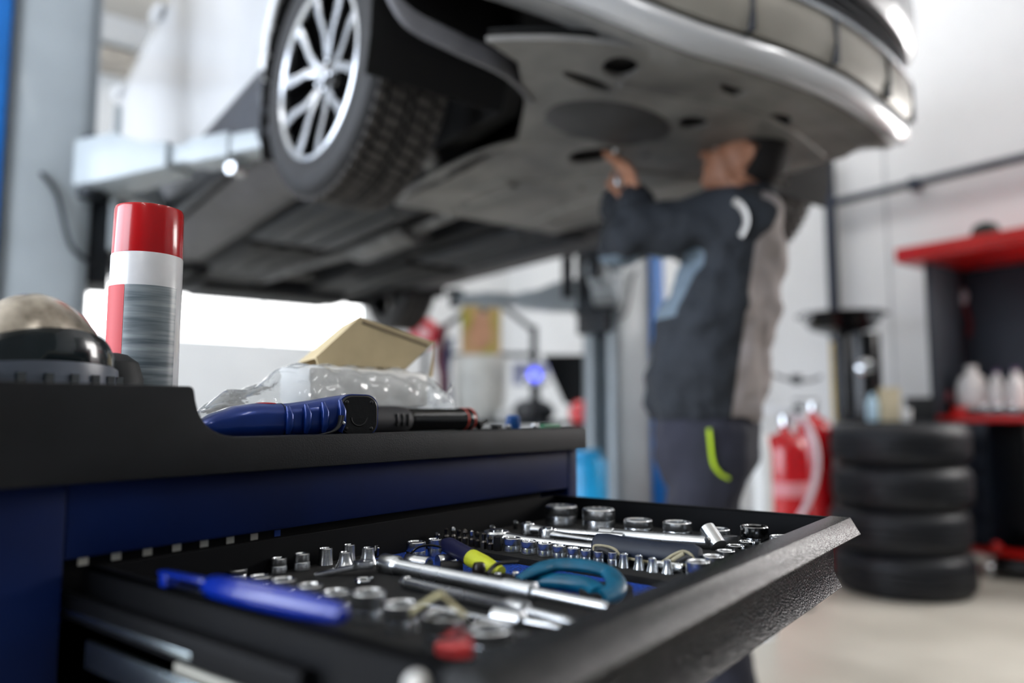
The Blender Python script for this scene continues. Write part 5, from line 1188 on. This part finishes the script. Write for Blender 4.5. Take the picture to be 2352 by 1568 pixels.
# black jack under the bench front
p = PZ(2320, 1330, 0); t = thing('trolley_jack', 'low black trolley jack with red knob on the floor at the right edge', 'jack', (p.x+.12, p.y-.02, 0), .3)
MB().rings([[(x, -.13, 0.03), (x, .13, .03), (x, .12*k, h_), (x, -.12*k, h_)] for x, h_, k in ((-.16, .09, 1), (0, .16, .8), (.3, .20, .7))]).build('jack_frame', m_hblk, parent=t, bevel=.01)
for x, y in ((-.12, -.14), (-.12, .14), (.25, -.13), (.25, .13)): MB().lathe([(.04, -.015), (.04, .015)], 20, TR(x, y, .04) @ RX(PI/2)).build('wheel', m_chrome, parent=t)
MB().ell((-.17, .10, .17), (.03, .03, .03)).build('red_knob', m_redp, parent=t)
# floor drain / box things beside the tyre stack
for px, py, d, w_, h_, col, name, label, cat in (
    (2045, 910, 4.3, .075, .17, '#c9bda0', 'carton', 'small cream carton behind the tyre stack', 'carton'),
    (2012, 925, 4.15, .04, .15, '#b9d3de', 'spray_bottle', 'pale blue bottle left of the cream carton', 'bottle'),
    (2125, 915, 4.35, .085, .12, '#20252c', 'parts_box', 'dark box right of the cream carton', 'box'),
    (1925, 935, 4.0, .03, .11, '#c6dbe3', 'small_bottle', 'pale translucent bottle beside the drainer stem', 'bottle')):
    pass
tb_ = PD(2075, 965, 4.3); sd_ = thing('side_table', 'dark steel stand behind the tyre stack', 'table', (tb_.x, tb_.y, 0), math.atan2(-tb_.y, -tb_.x))
MB().box(-.10, .10, -.17, .26, .80, .835).build('table_top', m_liftd, parent=sd_, bevel=.004)
for x in (-.08, .08):
    for y in (-.15, .24): MB().box(x-.015, x+.015, y-.015, y+.015, 0, .80).build('leg', m_liftd, parent=sd_)
def ontab(name, label, cat, px, dd, mb_list):
    r = ray(px, 950); c0 = Vector((tb_.x, tb_.y, 0)); dd_ = Vector((math.cos(sd_.rotation_euler.z), math.sin(sd_.rotation_euler.z), 0))
    # intersect the view column with a line parallel to the table at offset dd
    side_ = Vector((-dd_.y, dd_.x, 0)); o_ = c0+dd_*dd; den = r.x*side_.y-r.y*side_.x; s = (o_.x*side_.y-o_.y*side_.x)/den
    t = thing(name, label, cat, (r.x*s, r.y*s, .835), sd_.rotation_euler.z)
    for pn, mb, m in mb_list: mb.build(pn, m, parent=t, bevel=.002)
    return t
ontab('carton', 'small cream carton behind the top tyre of the stack', 'carton', 2045, .05, [('carton_body', MB().box(-.04, .04, -.055, .055, 0, .19), mat('cream_carton', '#cdbf9e', .7))])
ontab('bottle', 'pale blue bottle left of the cream carton behind the tyres', 'bottle', 2004, .10, [('bottle_body', MB().lathe([(.03, 0), (.032, .02), (.032, .11), (.012, .14), (.012, .16)], 20), mat('pale_blue_plastic', '#b5d2e0', .3))])
ontab('parts_box', 'black box with a grey lid right of the cream carton', 'box', 2115, .02, [('box_body', MB().box(-.05, .05, -.075, .075, 0, .12), m_black_rub), ('box_lid', MB().box(-.052, .052, -.078, .078, .12, .135), m_liftd)])
ontab('cup', 'pale round cup between the cream carton and the black box', 'cup', 2082, .10, [('cup_body', MB().lathe([(.022, 0), (.027, .07), (.024, .07), (.02, .01)], 20), m_wht)])
# ---- clutter at the far corner, seen below the car between trolley and post
hy = 5.0
wb_ = PD(1150, 975, 5.9); tbn = thing('side_bench', 'long dark workbench in the far corner behind the trolley', 'workbench', (wb_.x, wb_.y, 0), math.radians(-37))
MB().box(-1.1, .95, -.25, .35, .78, .82).build('bench_top', m_liftd, parent=tbn, bevel=.006)
for x in (-1.05, .88):
    for y in (-.22, .30): MB().box(x-.03, x+.03, y-.03, y+.03, 0, .78).build('leg', m_liftd, parent=tbn)
sh_ = thing('open_shelf', 'dark open shelf frame with slanted struts in the far corner', 'shelf', tuple(PD(1110, 815, 6.2)), math.radians(-37))
MB().box(-.34, .46, -.12, .12, -.012, .012).build('shelf_board', m_liftd, parent=sh_, bevel=.003)
MB().tube([(-.34, 0, .22), (0, 0, .48)], .022, 8).build('strut', m_liftd, parent=sh_); MB().tube([(.08, 0, .48), (.40, 0, .22)], .022, 8).build('strut', m_liftd, parent=sh_)
MB().tube([(-.34, 0, -.52), (-.34, 0, .24)], .03, 8).build('upright', m_liftd, parent=sh_); MB().tube([(.42, 0, -.52), (.42, 0, .24)], .03, 8).build('upright', m_liftd, parent=sh_)
q = PD(1105, 752, 6.05); t = thing('poster', 'yellow green and skin toned picture above the far shelf', 'poster', tuple(q), math.radians(-37))
MB().box(-.16, .16, -.008, .008, -.215, .215).build('picture_sheet', mat('picture_print', '#a8a23e', .5, vs=5, col2='#c9a27e', detail=1), parent=t, smooth=False)
MB().ell((.0, -.008, -.02), (.085, .002, .17)).build('picture_motif', mat('peach_print', '#c99a7c', .5), parent=t)
ZBN = .82
def far(name, label, cat, px, py, d, parts, rz=-37):
    t = thing(name, label, cat, tuple(PD(px, py, d)), math.radians(rz))
    for pn, mb, m in parts: mb.build(pn, m, parent=t)
    return t
far('bin', 'large pale grey rounded bin below the far shelf', 'bin', 1102, 935, 5.85, [('bin_body', MB().lathe([(.14, -.10), (.19, .02), (.205, .38), (.20, .40)], 32), mat('pale_grey_plastic', '#c6c6c0', .5))])
far('red_reel', 'red round hose reel behind the cream box', 'reel', 975, 765, 5.75, [('reel_disc', MB().lathe([(.10, -.03), (.115, -.02), (.115, .02), (.10, .03)], 30, RX(PI/2)), mat('bright_red', '#d42434', .4)), ('reel_centre', MB().lathe([(.05, -.035), (.05, .035)], 24, RX(PI/2)), mat('pink_white', '#e8b9bd', .4)), ('reel_stand', MB().box(-.02, .02, .03, .06, -.64, .12), m_liftd)])
far('cable_bundle', 'dark red and blue cable bundle left of the far picture', 'cable', 1012, 850, 5.7, [('cable', MB().tube(crom([(0, 0, -.36), (.03, 0, -.1), (-.01, 0, .1), (.02, 0, .35)], 6), .035, 10), mat('dark_red_cable', '#5f2833', .6)), ('cable_blue', MB().tube(crom([(.07, 0, -.36), (.05, 0, 0), (.08, 0, .25)], 6), .025, 10), mat('dark_blue_cable', '#2a3a60', .6))])
far('work_lamp', 'lit round blue violet work lamp on a black stand', 'lamp', 1228, 860, 5.75, [('lamp_lens', MB().lathe([(.055, -.02), (.06, -.01), (.05, .0)], 28, RX(PI/2)), mat('blue_lamp_lens', '#5a62e8', .3, emis=2.2)), ('lamp_housing', MB().box(-.17, .10, .005, .05, -.08, .09), mat('pale_violet_case', '#8f93ad', .4)), ('lamp_stand', MB().tube([(.02, .03, -.08), (.02, .03, -.355)], .025, 10), m_black_rub), ('side_knob', MB().ell((.08, -.01, -.05), (.035, .02, .035)), m_chrome), ('side_knob', MB().ell((-.06, -.01, -.05), (.035, .02, .035)), m_chrome)])
far('monitor', 'black tilted screen beside the far lift post', 'screen', 1303, 900, 5.2, [('screen_body', MB().rings([[(-.17, 0, .26), (.14, 0, .26), (.14, 0, -.12), (-.02, 0, -.08)], [(-.17, .04, .26), (.14, .04, .26), (.14, .04, -.12), (-.02, .04, -.08)]]), m_hblk), ('screen_foot', MB().tube([(.05, .02, -.1), (.05, .02, -1.0)], .03, 10), m_hblk)])
far('red_ball_head', 'red round beacon with white glint left of the far post', 'beacon', 1335, 948, 4.9, [('dome', MB().ell((0, 0, 0), (.085, .085, .085)), mat('glossy_red_dome', '#d0343a', .15, coat=.6)), ('base', MB().lathe([(.06, -.86), (.06, -.07)], 20), m_black_rub)])
far('paper_roll', 'white roll lying on the far bench behind the torch', 'roll', 1163, 956, 5.75, [('roll_body', MB().lathe([(.065, -.08), (.065, .08), (.02, .08), (.02, -.08)], 28, RX(PI/2)), m_wht)])
far('wooden_block', 'yellow wooden block left of the white roll', 'block', 1093, 957, 5.85, [('block_body', MB().box(-.10, .10, -.06, .06, -.035, .09), mat('yellow_wood', '#c79f55', .6))])
far('engine_part', 'dark heap of machine parts below the violet lamp', 'machine part', 1225, 945, 5.85, [('housing', MB().ell((0, 0, 0), (.17, .10, .10)), m_liftd), ('flange', MB().lathe([(.07, -.02), (.07, .02)], 20, TR(-.08, -.09, .02) @ RX(PI/2)), m_alu)])
far('blue_container', 'bright cyan blue container beside the trolley right edge', 'container', 1347, 1150, 3.7, [('container_body', MB().lathe([(.10, -.45), (.105, -.43), (.105, .18), (.09, .21)], 28), mat('cyan_blue_plastic', '#1897cf', .35)), ('container_lid', MB().lathe([(.07, .21), (.07, .25)], 24), mat('cyan_blue_plastic', '#1897cf', .35))])
far('grey_case', 'grey machine housing above the cyan container', 'machine', 1350, 1035, 5.3, [('case_body', MB().box(-.10, .10, -.1, .1, -.60, .08), m_liftd), ('case_dial', MB().lathe([(.035, -.01), (.035, .0)], 20, TR(0, -.1, -.02) @ RX(PI/2)), m_chrome)])
far('hanging_hook', 'dark hook block hanging below the far lift arm', 'hook', 1303, 640, 4.2, [('hook_bar', MB().box(-.03, .03, -.03, .03, -.11, .12), m_liftd), ('hook_disc', MB().lathe([(.06, -.02), (.06, .02)], 24, TR(0, -.04, .17) @ RX(PI/2)), m_alu)])
far('wall_lamp', 'pale wall bracket with dark cable beside the mechanic\'s back', 'bracket', 1830, 860, 4.6, [('cable_loop', MB().tube(crom([(-.14, 0, .0), (-.05, 0, -.03), (.08, 0, -.035), (.15, 0, -.01)], 6), .009, 8), m_liftd), ('bracket_plate', MB().box(-.03, .03, .0, .02, -.06, .0), m_alu)])
